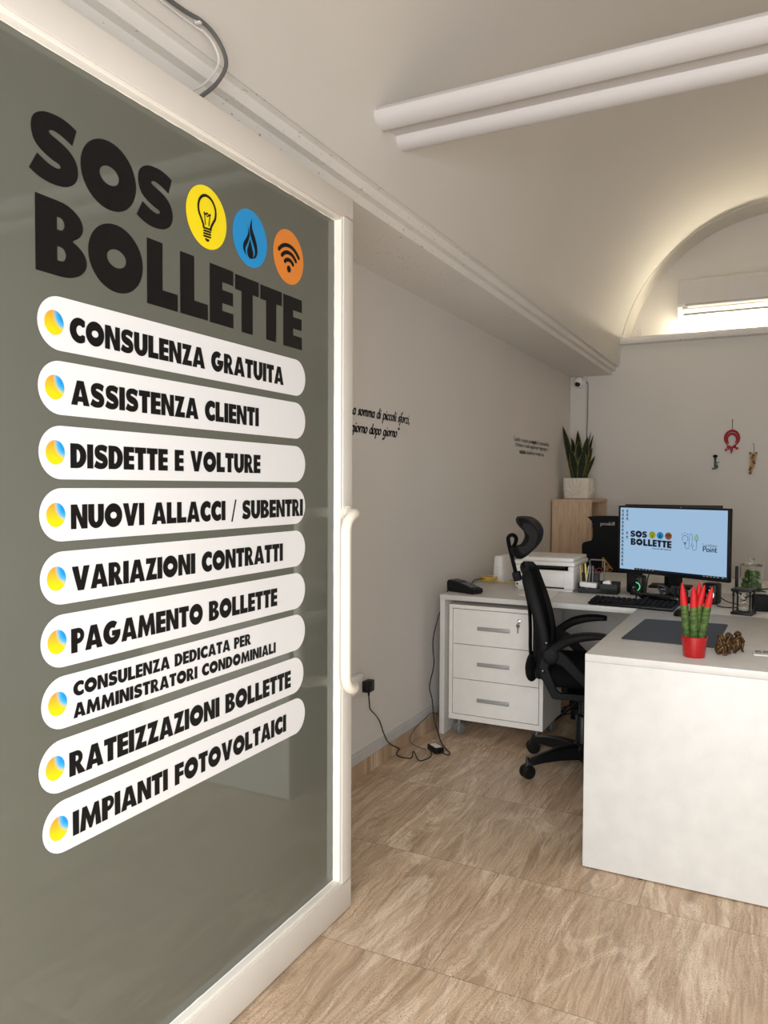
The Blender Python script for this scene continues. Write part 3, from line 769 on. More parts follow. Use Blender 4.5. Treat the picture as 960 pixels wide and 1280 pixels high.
def caster(parent, c, r=.03, wdt=.05, fork=.045, ang=0.0, m1=None, m2=None, name='caster'):
    mb = MB(); R = Matrix.Rotation(ang, 3, 'Z'); c = Vector(c)
    for s in (-1, 1):
        b = MB(); h = wdt / 2
        b.lathe([(r * .55, s * .004), (r * .95, s * .006), (r, s * .010), (r, s * (h - .006)), (r * .86, s * h), (r * .3, s * (h + .001))], (0, 0, 0), 18, 'Y')
        mb.add([R @ Vector(v) + c + Vector((0, 0, r)) for v in b.v], b.f)
    o = part(name, mb, m1 or BLK, parent, smooth=True)
    mb = MB()
    b = MB(); b.tube([(-.018, 0, r), (-.010, 0, r * 1.55), (0, 0, r * 2.0), (0, 0, r * 2 + fork)], [.006, .011, .010, .007], 10)
    mb.add([R @ Vector(v) + c for v in b.v], b.f)
    part('fork', mb, m2 or BLK, o, smooth=True)
    return o

t = thing('drawer_pedestal', 'white three-drawer pedestal on grey casters under the desk end', 'drawer unit', (-1.318, 4.07, 0))
X0, X1, YF0, YB0, Z0, Z1 = -1.579, -1.058, 3.892, 4.27, .091, .715
mb = MB(); mb.box(X0, X0 + .02, YF0, YB0, Z0, Z1); mb.box(X1 - .02, X1, YF0, YB0, Z0, Z1); mb.box(X0 + .02, X1 - .02, YF0, YB0, Z1 - .02, Z1); mb.box(X0 + .02, X1 - .02, YF0, YB0, Z0, Z0 + .03)
mb.box(X0 + .02, X1 - .02, YB0 - .01, YB0, Z0 + .03, Z1 - .02)
part('body', W(mb, t), DRAWER, t, bevel=.001)
for i, (za, zb) in enumerate(((.505, .692), (.317, .502), (.124, .314))):
    d = part('drawer', W(MB().rbox(X0 + .023, X1 - .023, YF0 + .001, YF0 + .019, za, zb, .001), t), DRAWER, t)
    zc = (.596, .404, .2105)[i]
    mb = MB(); mb.rbox(-1.414, -1.237, YF0 - .014, YF0 - .004, zc - .0095, zc + .0095, .003); mb.box(-1.411, -1.398, YF0 - .006, YF0 + .002, zc - .006, zc + .006); mb.box(-1.253, -1.240, YF0 - .006, YF0 + .002, zc - .006, zc + .006)
    part('handle', W(mb, t), ALU, d, smooth=True, label='flat grey metal bar handle')
    if i == 0:
        mb = MB(); mb.lathe([(.011, -.004), (.011, .003), (.008, .005)], (-1.188, YF0 - .001, .652), 18, 'Y')
        mb.rbox(-1.190, -1.186, YF0 - .026, YF0 - .004, .644, .660, .001); 
        part('lock', W(mb, t), CHROME, d, smooth=True)
        mb = MB(); mb.lathe([(.010, -.0008), (.010, .0008)], (-1.188, YF0 - .022, .632), 14, 'Y'); mb.box(-1.191, -1.186, YF0 - .0228, YF0 - .0212, .593, .624)
        part('key', W(mb, t), CHROME, d)
for x, y in ((-1.535, 3.94), (-1.10, 3.94), (-1.535, 4.22), (-1.10, 4.22)):
    caster(t, Vector((x, y, 0)) - t.location, .030, .044, .031, radians(70), GPL, GPL)

# ------------------------------------------------------------------ swivel chairs
def star_base(t, a0, R=.315, hub_z=.10, m=BLK):
    mb = MB(); mb.lathe([(.030, hub_z - .045), (.046, hub_z - .03), (.050, hub_z + .012), (.040, hub_z + .03), (.034, hub_z + .035)], (0, 0, 0), 20)
    part('hub', mb, m, t, smooth=True)
    for k in range(5):
        a = a0 + k * 2 * pi / 5; d = Vector((cos(a), sin(a), 0)); mb = MB()
        P = [d * .03 + Vector((0, 0, hub_z - .004)), d * (R * .45) + Vector((0, 0, hub_z - .002)), d * (R * .75) + Vector((0, 0, hub_z - .012)), d * (R * .98) + Vector((0, 0, hub_z - .026)), d * R + Vector((0, 0, hub_z - .03))]
        rows = []; s = Vector((-d.y, d.x, 0))
        for p, wd, hh in zip(P, (.032, .027, .022, .018, .015), (.034, .028, .020, .014, .011)):
            rows.append([p + s * wd + Vector((0, 0, -hh)), p + s * wd * .8 + Vector((0, 0, hh * .75)), p + s * wd * .4 + Vector((0, 0, hh)), p - s * wd * .4 + Vector((0, 0, hh)), p - s * wd * .8 + Vector((0, 0, hh * .75)), p - s * wd + Vector((0, 0, -hh)), p + s * wd + Vector((0, 0, -hh))])
        mb.grid(rows); n0 = len(mb.v) - 7; mb.f.append(tuple(range(n0, n0 + 6))); mb.mi.append(0)
        part('base_leg', mb, m, t, smooth=True)
        caster(t, d * (R - .002), .032, .052, hub_z - .104 + .040, radians((-14, -32, 18, 40, -50)[k]), m, m)

oc = thing('office_chair', 'black mesh office chair with headrest and loop arms tucked at the desk corner', 'office chair', (-.811, 3.70, 0), radians(11))
star_base(oc, radians(1), .305)
mb = MB(); mb.lathe([(.034, .13), (.034, .26), (.030, .265), (.019, .27), (.019, .40)], (0, 0, 0), 18); part('gas_lift', mb, BLK, oc, smooth=True)
mb = MB(); mb.rbox(-.10, .10, -.09, .09, .385, .44, .012); mb.rbox(-.07, .07, -.26, .26, .398, .415, .006)
part('tilt_mechanism', mb, BLKM, oc, smooth=True)
# seat cushion with a waterfall front and rounded rear
rows = []
for i in range(13):
    v = i / 12; x = -.205 + .47 * v; e = min(v, 1 - v); rr_ = 1 - max(0, (.14 - e) / .14) ** 2 * .35
    top = .535 - .03 * max(0, (v - .75) / .25) ** 2 - .05 * max(0, (.16 - v) / .16) ** 2; bot = .435 + .05 * max(0, (.16 - v) / .16) ** 2 + .03 * max(0, (v - .85) / .15) ** 2; mid = (top + bot) / 2; h = (top - bot) / 2
    row = []
    for k in range(28):
        a = 2 * pi * k / 28; ca, sa = cos(a), sin(a)
        row.append(Vector((x, (abs(ca) ** .35) * (1 if ca >= 0 else -1) * .245 * rr_, mid + (abs(sa) ** .6) * (1 if sa >= 0 else -1) * h)))
    rows.append(row + [row[0]])
mb = MB(); mb.grid(rows); m_ = 29
mb.f.append(tuple(range(28))); mb.mi.append(0); n0 = 12 * 29; mb.f.append(tuple(range(n0, n0 + 28))); mb.mi.append(0)
part('seat', mb, FAB, oc, smooth=True)
# mesh back between two curved side rails
rail = smooth_path([(-.262, 0, .957), (-.240, 0, .89), (-.208, 0, .80), (-.180, 0, .70), (-.168, 0, .62), (-.176, 0, .54), (-.192, 0, .485)], 5)
ctr = smooth_path([(-.286, 0, .942), (-.264, 0, .87), (-.246, 0, .78), (-.238, 0, .68), (-.238, 0, .60), (-.236, 0, .53), (-.228, 0, .475)], 5)
def hw(z): return .145 + .075 * min(1, max(0, (.970 - z) / .16)) ** .6 if z > .60 else .220 - .04 * (.60 - z) / .12
rows = []
for p, c in zip(rail, ctr):
    h = hw(p.z); rows.append([Vector((c.x + (p.x - c.x) * (j / 8) ** 2, j / 8 * h, c.z + (p.z - c.z) * (j / 8) ** 2)) for j in range(-8, 9)])
mb = MB(); mb.grid(rows); mb.grid([[v + Vector((.008, 0, 0)) for v in r] for r in rows], True)
part('mesh_back', mb, FAB, oc, smooth=True)
mb = MB()
for s in (-1, 1):
    P = [Vector((p.x, s * hw(p.z), p.z)) for p in rail]; n_ = len(P); rows = []
    for i, p in enumerate(P):
        v = i / (n_ - 1); ax = .014 + .011 * min(1, v * 9) ** .5; ay = .012
        r_ = [p + Vector((ax * cos(q), ay * sin(q), .010 * cos(q) * (1 - v))) for q in [2 * pi * k / 14 for k in range(14)]]; rows.append(r_ + [r_[0]])
    mb.grid(rows)
    mb.tube([P[-1] + Vector((0, 0, .03)), Vector((-.165, s * .222, .50)), Vector((-.145, s * .236, .57))], .020, 10, flat=(1.1, .8))
top = [Vector((rail[0].x, y, rail[0].z + .012 * cos(y / .15 * pi / 2))) + Vector(((ctr[0].x - rail[0].x) * (1 - (y / .15) ** 2), 0, 0)) for y in [(-.152 + .304 * i / 12) for i in range(13)]]
mb.tube(top, .017, 10, flat=(1.0, 1.25))
bot = [Vector((rail[-1].x, y, rail[-1].z)) + Vector(((ctr[-1].x - rail[-1].x) * (1 - (y / .185) ** 2), 0, 0)) for y in [(-.187 + .374 * i / 12) for i in range(13)]]
mb.tube(bot, .018, 10)
part('back_frame', mb, BLKM, oc, smooth=True)
# spine behind the mesh with the lumbar pad
mb = MB(); mb.tube(smooth_path([(-.282, 0, .885), (-.270, 0, .83), (-.257, 0, .76), (-.252, 0, .66), (-.250, 0, .56), (-.232, 0, .47), (-.14, 0, .42), (-.05, 0, .41)], 5), .015, 10, flat=(2.0, .55))
part('spine', mb, BLKM, oc, smooth=True)
mb = MB(); mb.ball((-.238, 0, .485), (.034, .165, .066), 18, 12); part('lumbar_pad', mb, FAB, oc, smooth=True)
# arms: loop frame, pivot disc, swept pad
for s in (-1, 1):
    def Lm(pts): return [Vector((p[0], s * .262, p[1])) for p in pts]
    outer = [(-.190, .545), (-.182, .500), (-.128, .400), (.090, .395), (.112, .415), (-.070, .598), (-.12, .63), (-.172, .61)]
    inner = [(-.147, .535), (-.108, .440), (-.095, .428), (.028, .428), (.032, .440), (-.085, .548), (-.112, .560), (-.140, .558)]
    mb = MB(); mb.prism(outer, lambda u, v: (u, s * .262, v), lambda u, v: (u, s * .238, v), [inner])
    ln = part('arm_loop', mb, BLKM, oc, bevel=.005)
    mb = MB(); mb.lathe([(.034, -.005), (.036, .0), (.036, .012), (.030, .016), (.010, .016)], (-.138, s * .258, .593), 24, 'Y', sy=1) if s < 0 else mb.lathe([(.034, .005), (.036, .0), (.036, -.012), (.030, -.016), (.010, -.016)], (-.138, s * .258, .593), 24, 'Y')
    part('pivot_cap', mb, BLKM, ln, smooth=True)
    for px, pz in ((-.158, .650), (-.172, .522)): part('bolt', MB().lathe([(.009, -.004), (.009, .004), (.004, .006)], (px, s * .257 - .006 * (s < 0), pz), 12, 'Y'), BLKG, ln, smooth=True)
    rows = []
    A = smooth_path([(-.150, 0, .600), (-.110, 0, .636), (-.060, 0, .668), (0, 0, .686), (.06, 0, .693), (.105, 0, .692)], 5)
    n_ = len(A)
    for i, p in enumerate(A):
        v = i / (n_ - 1); wd = .016 + .022 * min(1, max(0, v - .15) / .35); hh = .020 * (1 - v) + .010; wd *= 1 if v < .93 else .7
        rows.append([Vector((p.x, s * .255 + wd * (abs(cos(a)) ** .5) * (1 if cos(a) >= 0 else -1), p.z + hh * (abs(sin(a)) ** .6) * (1 if sin(a) >= 0 else -1))) for a in [2 * pi * k / 16 for k in range(16)]])
    rows = [r + [r[0]] for r in rows]
    mb = MB(); mb.grid(rows); mb.f.append(tuple(range(16))); mb.mi.append(0); n0 = (n_ - 1) * 17; mb.f.append(tuple(range(n0, n0 + 16))); mb.mi.append(0)
    part('armrest', mb, BLKM, oc, smooth=True)
# headrest: crescent pad on a hooked post
cr = smooth_path([(-.322, 1.208, 0), (-.290, 1.205, 0), (-.252, 1.180, 0), (-.232, 1.140, 0), (-.240, 1.085, 0), (-.272, 1.040, 0), (-.318, 1.010, 0), (-.348, 1.035, 0), (-.352, 1.060, 0), (-.326, 1.062, 0), (-.300, 1.078, 0), (-.285, 1.110, 0), (-.292, 1.140, 0), (-.318, 1.168, 0), (-.328, 1.190, 0), (-.322, 1.208, 0)], 4)[:-1]
rows = []
cx_, cz_ = -.28, 1.11
for y, k_ in ((-.150, .72), (-.146, .86), (-.132, .97), (-.09, 1), (0, 1), (.09, 1), (.132, .97), (.146, .86), (.150, .72)):
    bend = .035 * (y / .15) ** 2
    r_ = [Vector((cx_ + (p.x - cx_) * k_ + bend, y, cz_ + (p.y - cz_) * k_)) for p in cr]; rows.append(r_ + [r_[0]])
mb = MB(); mb.grid(rows)
for i in (0, 8):
    k_ = .72; y = -.150 if i == 0 else .150; bend = .035
    mb.face2d([[(cx_ + (p.x - cx_) * k_ + bend, cz_ + (p.y - cz_) * k_) for p in cr]], lambda u, v: (u, y, v))
part('headrest', mb, LEATH, oc, smooth=True)
mb = MB(); mb.tube(smooth_path([(-.318, 0, .905), (-.338, 0, .985), (-.362, 0, 1.085), (-.358, 0, 1.112), (-.340, 0, 1.118), (-.325, 0, 1.102), (-.330, 0, 1.075), (-.342, 0, 1.055)], 5), .0105, 10, flat=(2.2, .9))
mb.rbox(-.338, -.300, -.024, .024, .895, .940, .006, rot=(0, radians(-14), 0))
part('headrest_post', mb, BLKM, oc, smooth=True)

# gaming chair behind the second desk, facing the entrance
gc = thing('gaming_chair', 'black high-backed gaming chair with a gold emblem behind the desks', 'gaming chair', (-1.112, 5.86, 0), radians(0))
star_base(gc, radians(20), .33)
mb = MB(); mb.lathe([(.034, .13), (.034, .28), (.020, .285), (.020, .42)], (0, 0, 0), 16); part('gas_lift', mb, BLK, gc, smooth=True)
mb = MB(); mb.rbox(-.26, .26, -.30, .22, .41, .53, .05, 4); part('seat', mb, LEATH, gc, smooth=True)
half = [(.13, .50), (.165, .60), (.172, .72), (.180, .82), (.190, .90), (.188, .925), (.175, .94), (.118, .955), (.110, .975), (.110, 1.045), (.116, 1.060), (.112, 1.075), (.122, 1.100), (.155, 1.130)]
out = half + [(.10, 1.136), (0, 1.138), (-.10, 1.136)] + [(-p[0], p[1]) for p in half[::-1]]
mb = MB(); mb.prism(out, lambda u, v: (u, -.06 - .0 + (v - .5) * .05, v), lambda u, v: (u, .06 + (v - .5) * .05, v))
bk = part('backrest', mb, LEATH, gc, bevel=.018)
mb = MB(); script_line(mb, 'proskill', lambda u, v: (u, -.0675 + (v - .5) * .05, v), .05, 1.072, .013, x0=-.055, slant=0, nib=.05, thin=.26)
part('headrest_lettering', mb, SILVER, bk, fix=False)
mb = MB()
for st in ([(-.032, .835), (-.032, .765), (.012, .725), (.040, .750), (-.032, .835)], [(-.018, .795), (-.018, .765), (.012, .742)], [(-.004, .800), (.024, .755)], [(-.012, .775), (.006, .765), (.008, .752)]):
    for l in ribbon(st, .010, 1): mb.face2d(l, lambda u, v: (u, -.0675 + (v - .5) * .05, v))
part('emblem', mb, GOLD, bk, fix=False)
for s in (-1, 1):
    mb = MB(); mb.tube([(s * .27, 0, .46), (s * .31, 0, .5), (s * .31, 0, .66)], .02, 8); mb.rbox(s * .31 - .04, s * .31 + .04, -.15, .1, .655, .685, .01)
    part('armrest', mb, BLK, gc, smooth=True)
# ------------------------------------------------------------------ monitors
def monitor_local(t, wd, ht, zc, back=False):
    """panel faces -y in the thing's frame, centred on x=0"""
    h, w = ht / 2, wd / 2
    mb = MB(); mb.rbox(-w, w, -.012, .012, zc - h, zc + h, .004); mb.rbox(-w * .62, w * .62, .010, .045, zc - h * .62, zc + h * .45, .014)
    part('housing', mb, BLK, t, smooth=True)
    mb = MB(); mb.rbox(-.035, .035, .030, .055, .012, zc, .006); part('stand_post', mb, BLKM, t, smooth=True)
    mb = MB(); mb.rbox(-.115, .115, -.045, .135, 0, .012, .005); part('stand_base', mb, BLKM, t, smooth=True)
mo = thing('monitor', 'large black monitor with a lit light-blue desktop facing the office chair', 'monitor', (-.488, 4.24, DZ), radians(-27.4))
zc = 1.0715 - DZ; sw, sh = .622, .334
monitor_local(mo, .650, .360, zc)
sz0, sz1 = .908 - DZ, 1.241 - DZ; sx0, sx1 = -sw / 2 + .002, sw / 2 + .002
mb = MB(); mb.box(sx0, sx1, -.0130, -.0122, sz0, sz1); scr = part('screen', mb, SCREEN, mo)
def SM(off=.0005): return lambda u, v: (sx0 + u * sw, -.0130 - off, sz0 + v * sh)      # u, v in 0..1 of the screen
mb = MB(); mb.face2d([rect(.152, 0, 1, .030)], SM(.0003)); part('task_bar', mb, SCRBAR, scr, fix=False)
mb = MB()
for i in range(6): mb.face2d([rect(.17 + i * .032, .008, .182 + i * .032, .022)], SM(.0006))
for i in range(5): mb.face2d([rect(.80 + i * .03, .009, .818 + i * .03, .020)], SM(.0006))
mb.face2d([rect(.962, .006, .978, .023)], SM(.0006))
part('task_bar_icons', mb, SILVER, scr, fix=False, stuff=True)
mb = MB(); rr = random.Random(5)
for c, n_ in ((.026, 15), (.072, 3)):
    for i in range(n_):
        v = .955 - i * .062
        if c < .05 and i == 7: v -= .005
        mb.face2d([rect(c - .010, v - .024, c + .008, v + .006)], SM(.0006)); mb.face2d([rect(c - .014, v - .037, c + .014, v - .030)], SM(.0006))
for v in (.60, .53): mb.face2d([rect(.064, v - .02, .080, v + .008)], SM(.0006)); mb.face2d([rect(.060, v - .035, .086, v - .028)], SM(.0006))
part('desktop_icons', mb, SCRG, scr, fix=False, stuff=True)
# small copy of the shop sign on the screen
LX0, LX1, LZ0, LZ1 = .106, .512, .392, .632
def LM(off): 
    S_ = SM(off); return lambda u, v: S_(LX0 + (u - .967) / (1.861 - .967) * (LX1 - LX0), LZ0 + (v - 1.735) / (2.040 - 1.735) * (LZ1 - LZ0))
mb = MB(); heading(mb, LM(.0006)); part('screen_heading', mb, SCRK, scr, fix=False)
E_Y, E_B, E_O = emit('screen_yellow', (196, 200, 40), .55), emit('screen_blue', (40, 160, 220), .55), emit('screen_brown', (176, 106, 60), .55)
for c, m, ic in zip(DISCS, (E_Y, E_B, E_O), (icon_bulb(), icon_flame(), icon_wifi())):
    mb = MB(); mb.face2d([disc_poly(c[0], c[1] - .01, c[2])], LM(.0006)); d = part('screen_disc', mb, m, scr, fix=False)
    mb = MB(); put(mb, LM(.0009), (c[0], c[1] - .01, c[2] * 1.05), ic); part('screen_icon', mb, SCRK, scr, fix=False)
# tagline under it: too small to read
mb = MB(); script_line(mb, 'al servizio del risparmio', LM(.0007), 1.861, 1.690, .017, x0=1.445, slant=.15, nib=.05, thin=.22)
part('tag_line', mb, SCRK, scr, fix=False)
# second logo: bulb, plug, bolt and flame in one line, then the name
PX, PZ, PS = .606, .375, .255
def PM(off):
    S_ = SM(off); return lambda u, v: S_(PX + u * PS * sh / sw, PZ + v * PS)
def rib(mb, pts, th, n, off=.0006):
    for l in ribbon(pts, th, n): mb.face2d(l, PM(off))
mb = MB()
rib(mb, arc(.22, .70, .19, .19, -50, 230, 24), .035, 1)
for a in (60, 95, 130): rib(mb, [(.22 + .28 * cos(radians(a)), .70 + .28 * sin(radians(a))), (.22 + .37 * cos(radians(a)), .70 + .37 * sin(radians(a)))], .04, 1)
rib(mb, [(.23, .35), (.27, .16), (.38, .10), (.48, .18), (.50, .35), (.50, .85), (.55, .98), (.65, .98), (.70, .86), (.70, .55)], .03, 5)
rib(mb, [(.62, .30), (.70, .50), (.70, .36), (.80, .36), (.70, .14), (.70, .28), (.62, .30)], .03, 1)
rib(mb, [(.70, .14), (.80, .05), (.92, .08), (.97, .2), (.97, .70)], .03, 5)
part('logo_line', mb, SCRBL, scr, fix=False)
mb = MB(); rib(mb, [(.15, .50), (.18, .37), (.26, .37), (.29, .50)], .05, 1); rib(mb, [(.17, .44), (.27, .44)], .05, 1); part('logo_socket', mb, SCRG, scr, fix=False)
mb = MB(); rib(mb, [(.97, .98), (.86, .82), (.85, .70), (.97, .60), (1.08, .70), (1.07, .82), (.97, .98)], .045, 4); rib(mb, [(.97, .88), (.92, .74), (.97, .68), (1.02, .74), (.97, .88)], .03, 3)
part('logo_flame', mb, SCRGR, scr, fix=False)
mb = MB(); script_line(mb, 'Luce&gas', PM(.0006), 2.28, .32, .105, x0=1.38, slant=0, nib=.02, thin=.16); part('logo_name', mb, SCRG, scr, fix=False)
mb = MB(); script_line(mb, 'Point', PM(.0006), 2.28, .02, .17, x0=1.38, slant=0, nib=.04, thin=.24); part('logo_word', mb, SCRK, scr, fix=False)

m2 = thing('monitor', 'second black monitor seen from the back behind the lit one', 'monitor', (-.555, 4.86, DZ), radians(180))
monitor_local(m2, .545, .330, 1.249 - .165 - DZ)

# ------------------------------------------------------------------ things on the desk return
kb = thing('keyboard', 'black mechanical keyboard on the desk in front of the lit monitor', 'keyboard', (-.630, 3.945, DZ), radians(-5.5))
rows = MB(); rows.rbox(-.205, .205, -.062, .062, .004, .018, .005, rot=(radians(3), 0, 0)); rows.rbox(-.195, .195, .046, .058, .0006, .012, .003); rows.rbox(-.195, .195, -.058, -.050, .0006, .006, .002)
part('case', rows, BLK, kb, smooth=True)
mb = MB(); rr = random.Random(2)
for r_ in range(5):
    n_ = 15; x = -.198
    for k in range(n_):
        kw = .0245; y = -.050 + r_ * .0205
        if r_ == 0 and k == 4: mb.rbox(x, x + .12, y, y + .0175, .014 + r_ * .0015, .027 + r_ * .0022, .003, 1)
        if not (r_ == 0 and 4 <= k <= 8): mb.rbox(x + .001, x + kw - .0015, y, y + .0175, .014 + r_ * .0015, .027 + r_ * .0022, .003, 1)
        x += .0264
part('keycaps', mb, BLKM, kb, stuff=True)
ms = thing('computer_mouse', 'small black mouse on the desk at the right end of the keyboard', 'mouse', (-.383, 3.79, DZ), radians(-8))
rows = []
for i in range(11):
    v = i / 10; y = -.056 + .112 * v; wd = .032 * (1 - (2 * v - 1) ** 4) ** .5 + .002; hh = .034 * (1 - (2 * v - .8) ** 2 * .62); hh *= (1 - (2 * v - 1) ** 8) ** .5; hh = max(hh, .003)
    r_ = [Vector((wd * cos(a), y, hh * max(0, sin(a)) ** .8)) for a in [2 * pi * k / 18 for k in range(18)]]; rows.append(r_ + [r_[0]])
mb = MB(); mb.grid(rows); part('body', mb, BLK, ms, smooth=True)
mb = MB(); mb.lathe([(.007, -.003), (.008, 0), (.007, .003)], (0, .028, .030), 12, 'X'); part('scroll_wheel', mb, GPL, ms, smooth=True)

def speaker(loc, rz, label, led):
    t = thing('speaker', label, 'speaker', loc, rz, 'small desk speakers with lit rings')
    mb = MB(); mb.rbox(-.036, .036, -.035, .045, 0, .105, .010, 3); part('cabinet', mb, BLK, t, smooth=True)
    mb = MB(); mb.lathe([(.027, .0), (.026, -.004), (.017, .004), (.004, .001)], (0, -.035, .048), 24, 'Y'); d = part('driver', mb, BLKG, t, smooth=True)
    mb = MB(); g = [Vector((.0225 * cos(radians(a)), -.0395, .048 + .0225 * sin(radians(a)))) for a in range(-70, 100, 10)]
    mb.tube(g, .0022, 6); part('light_ring', mb, led, d)
    mb = MB(); mb.lathe([(.010, -.002), (.010, .0), (.006, .003)], (0, -.036, .088), 16, 'Y'); part('knob', mb, BLKG, t, smooth=True)
    return t
speaker((-.676, 4.40, DZ), radians(-8), 'small black speaker with a green ring left of the monitor stand', GREENLED)
speaker((-.292, 4.24, DZ), radians(-14), 'small black speaker with a white ring right of the monitor stand', WHITELED)
mb = MB(); mb.rbox(-.748, -.672, 4.47, 4.55, DZ, DZ + .118, .012, 3)
t = thing('speaker', 'taller black speaker box standing behind the green-ringed speaker', 'speaker', (-.71, 4.50, DZ), radians(4))
mb = MB(); mb.rbox(-.040, .040, -.035, .05, 0, .122, .012, 3); part('cabinet', mb, BLKM, t, smooth=True)
mb = MB(); mb.lathe([(.028, .0), (.027, -.003), (.020, .002), (.004, .0)], (0, -.035, .058), 20, 'Y'); part('driver', mb, BLK, t, smooth=True)
# docking box with cables under the monitor
t = thing('docking_station', 'flat black box with cables under the lit monitor', 'docking station', (-.535, 4.095, DZ), radians(-14))
mb = MB(); mb.rbox(-.078, .120, -.030, .028, 0, .050, .010, 3, rot=(0, 0, 0)); part('case', mb, BLKG, t, smooth=True)
mb = MB()
rr = random.Random(21)
for k in range(12):
    x = rr.uniform(.03, .11); mb.tube(smooth_path([(x, .0, .046), (x + rr.uniform(-.04, .04), rr.uniform(-.02, .02), rr.uniform(.06, .092)), (x + rr.uniform(-.05, .07), rr.uniform(.01, .04), rr.uniform(.055, .095)), (x + rr.uniform(-.04, .06), .05, rr.uniform(.03, .06)), (x + rr.uniform(-.03, .03), .06, .012)], 5), .0045, 6)
for k in range(4): mb.tube(smooth_path([(-.079, -.01 + .008 * k, .040 - .008 * k), (-.106 - .006 * k, -.01, .056), (-.116, .02, .02 + .016 * k), (-.100, -.02, .012), (-.088, -.032, .008), (-.03, -.036, .008 + .009 * k)], 5), .0042, 6)
part('cables', mb, CABLE, t, smooth=True)
for p, lb in (([(-.60, 4.33, .905), (-.615, 4.34, .87), (-.625, 4.35, .80), (-.63, 4.36, DZ + .005)], 'thin black cable hanging below the lit monitor nearest the green-ringed speaker'), ([(-.50, 4.345, .89), (-.502, 4.365, .86), (-.51, 4.40, .80), (-.51, 4.44, DZ + .005)], 'thin black cable hanging straight behind the lit monitor stand')):
    mb = MB(); mb.tube(smooth_path(p, 5), .003, 6); single('monitor_cable', mb, CABLE, lb, 'cable', smooth=True)
mb = MB(); mb.tube(smooth_path([(-.25, 4.26, DZ + .03), (-.215, 4.25, DZ + .012), (-.165, 4.24, DZ + .004), (-.145, 4.19, DZ + .004), (-.165, 4.13, DZ + .004), (-.215, 4.11, DZ + .004), (-.25, 4.13, DZ + .004), (-.262, 4.17, DZ + .004)], 6), .0028, 6)
single('speaker_cable', mb, CABLE, 'thin black cable looped on the desk beside the white-ringed speaker', 'cable', smooth=True)

# printer
pr = thing('printer', 'white multifunction laser printer on the desk beside the wall', 'printer', (-1.17, 4.48, DZ))
mb = MB(); mb.rbox(-.172, .165, -.174, .17, .012, .118, .010, 3); mb.rbox(-.172, -.138, -.174, .17, .11, .142, .006); mb.rbox(.132, .165, -.174, .17, .11, .142, .006); mb.rbox(-.172, .165, .06, .17, .11, .142, .006)
mb.box(-.16, .155, -.16, .16, 0, .014)
part('body', mb, WPL, pr, smooth=True)
mb = MB(); mb.rbox(-.132, .112, -.1785, -.168, .024, .108, .004); part('front_cover', mb, WPL, pr, smooth=True, label='white front cover of the paper tray')
mb = MB(); mb.box(-.138, .132, -.165, .06, .115, .1185); mb.rbox(-.07, .10, -.10, .05, .118, .136, .004); part('output_tray', mb, BLK, pr)
mb = MB(); mb.box(-.120, .112, -.1755, -.16, .016, .024); part('tray_slot', mb, GAP, pr)
mb = MB(); mb.rbox(-.178, .170, -.178, .175, .143, .166, .006, 3); li = part('scanner_lid', mb, WPL, pr, smooth=True)
mb = MB(); mb.rbox(-.170, .162, -.168, .168, .166, .189, .008, 3); part('lid_cover', mb, WPL, li, smooth=True)
mb = MB(); mb.lathe([(.006, -.001), (.005, .002)], (-.158, -.1755, .030), 12, 'Y'); part('power_button', mb, BLK, pr)
mb = MB(); mb.rbox(-1.255, -1.070, 4.06, 4.29, DZ, DZ + .003, .001, rot=(0, 0, radians(4))); single('paper_sheet', mb, PAPER, 'white printed sheets lying on the desk under the printer front', 'paper')
ro = thing('router', 'white upright router standing between the printer and the left wall', 'router', (-1.525, 4.66, DZ), radians(-6))
mb = MB(); rows = []
for z, a, b in ((0, .036, .09), (.02, .038, .095), (.10, .034, .095), (.150, .031, .092), (.159, .027, .088)):
    r_ = [Vector((a * (abs(cos(q)) ** .4) * (1 if cos(q) >= 0 else -1), b * (abs(sin(q)) ** .4) * (1 if sin(q) >= 0 else -1), z)) for q in [2 * pi * k / 24 for k in range(24)]]; rows.append(r_ + [r_[0]])
mb.grid(rows); mb.f.append(tuple(range(100, 124))); mb.mi.append(0); part('case', mb, WPL, ro, smooth=True)
mb = MB()
for k in range(3): mb.lathe([(.003, -.001), (.003, .001)], (0, -.096, .05 + .02 * k), 8, 'Y')
part('indicator_light', mb, SILVER, ro)
mb = MB(); rr = random.Random(9)
P = []
for k in range(26): a = k * .9; P.append((-1.575 + .042 * cos(a) + rr.uniform(-.008, .008), 4.535 + .05 * sin(a), DZ + .006 + .0012 * k))
P += [(-1.50, 4.52, DZ + .008), (-1.45, 4.50, DZ + .004), (-1.41, 4.55, DZ + .006)]
mb.tube(smooth_path(P, 4), .0028, 6); single('network_cable', mb, CABLEY, 'coiled yellow network cable on the desk by the router', 'cable', smooth=True)
mb = MB(); mb.tube(smooth_path([(-1.60, 4.52, DZ + .022), (-1.63, 4.50, DZ + .018), (-1.66, 4.49, DZ + .008), (-1.69, 4.50, DZ - .03)], 5), .003, 6)
single('network_cable', mb, CABLE, 'short black cable leaving the desk edge by the yellow coil', 'cable', smooth=True)
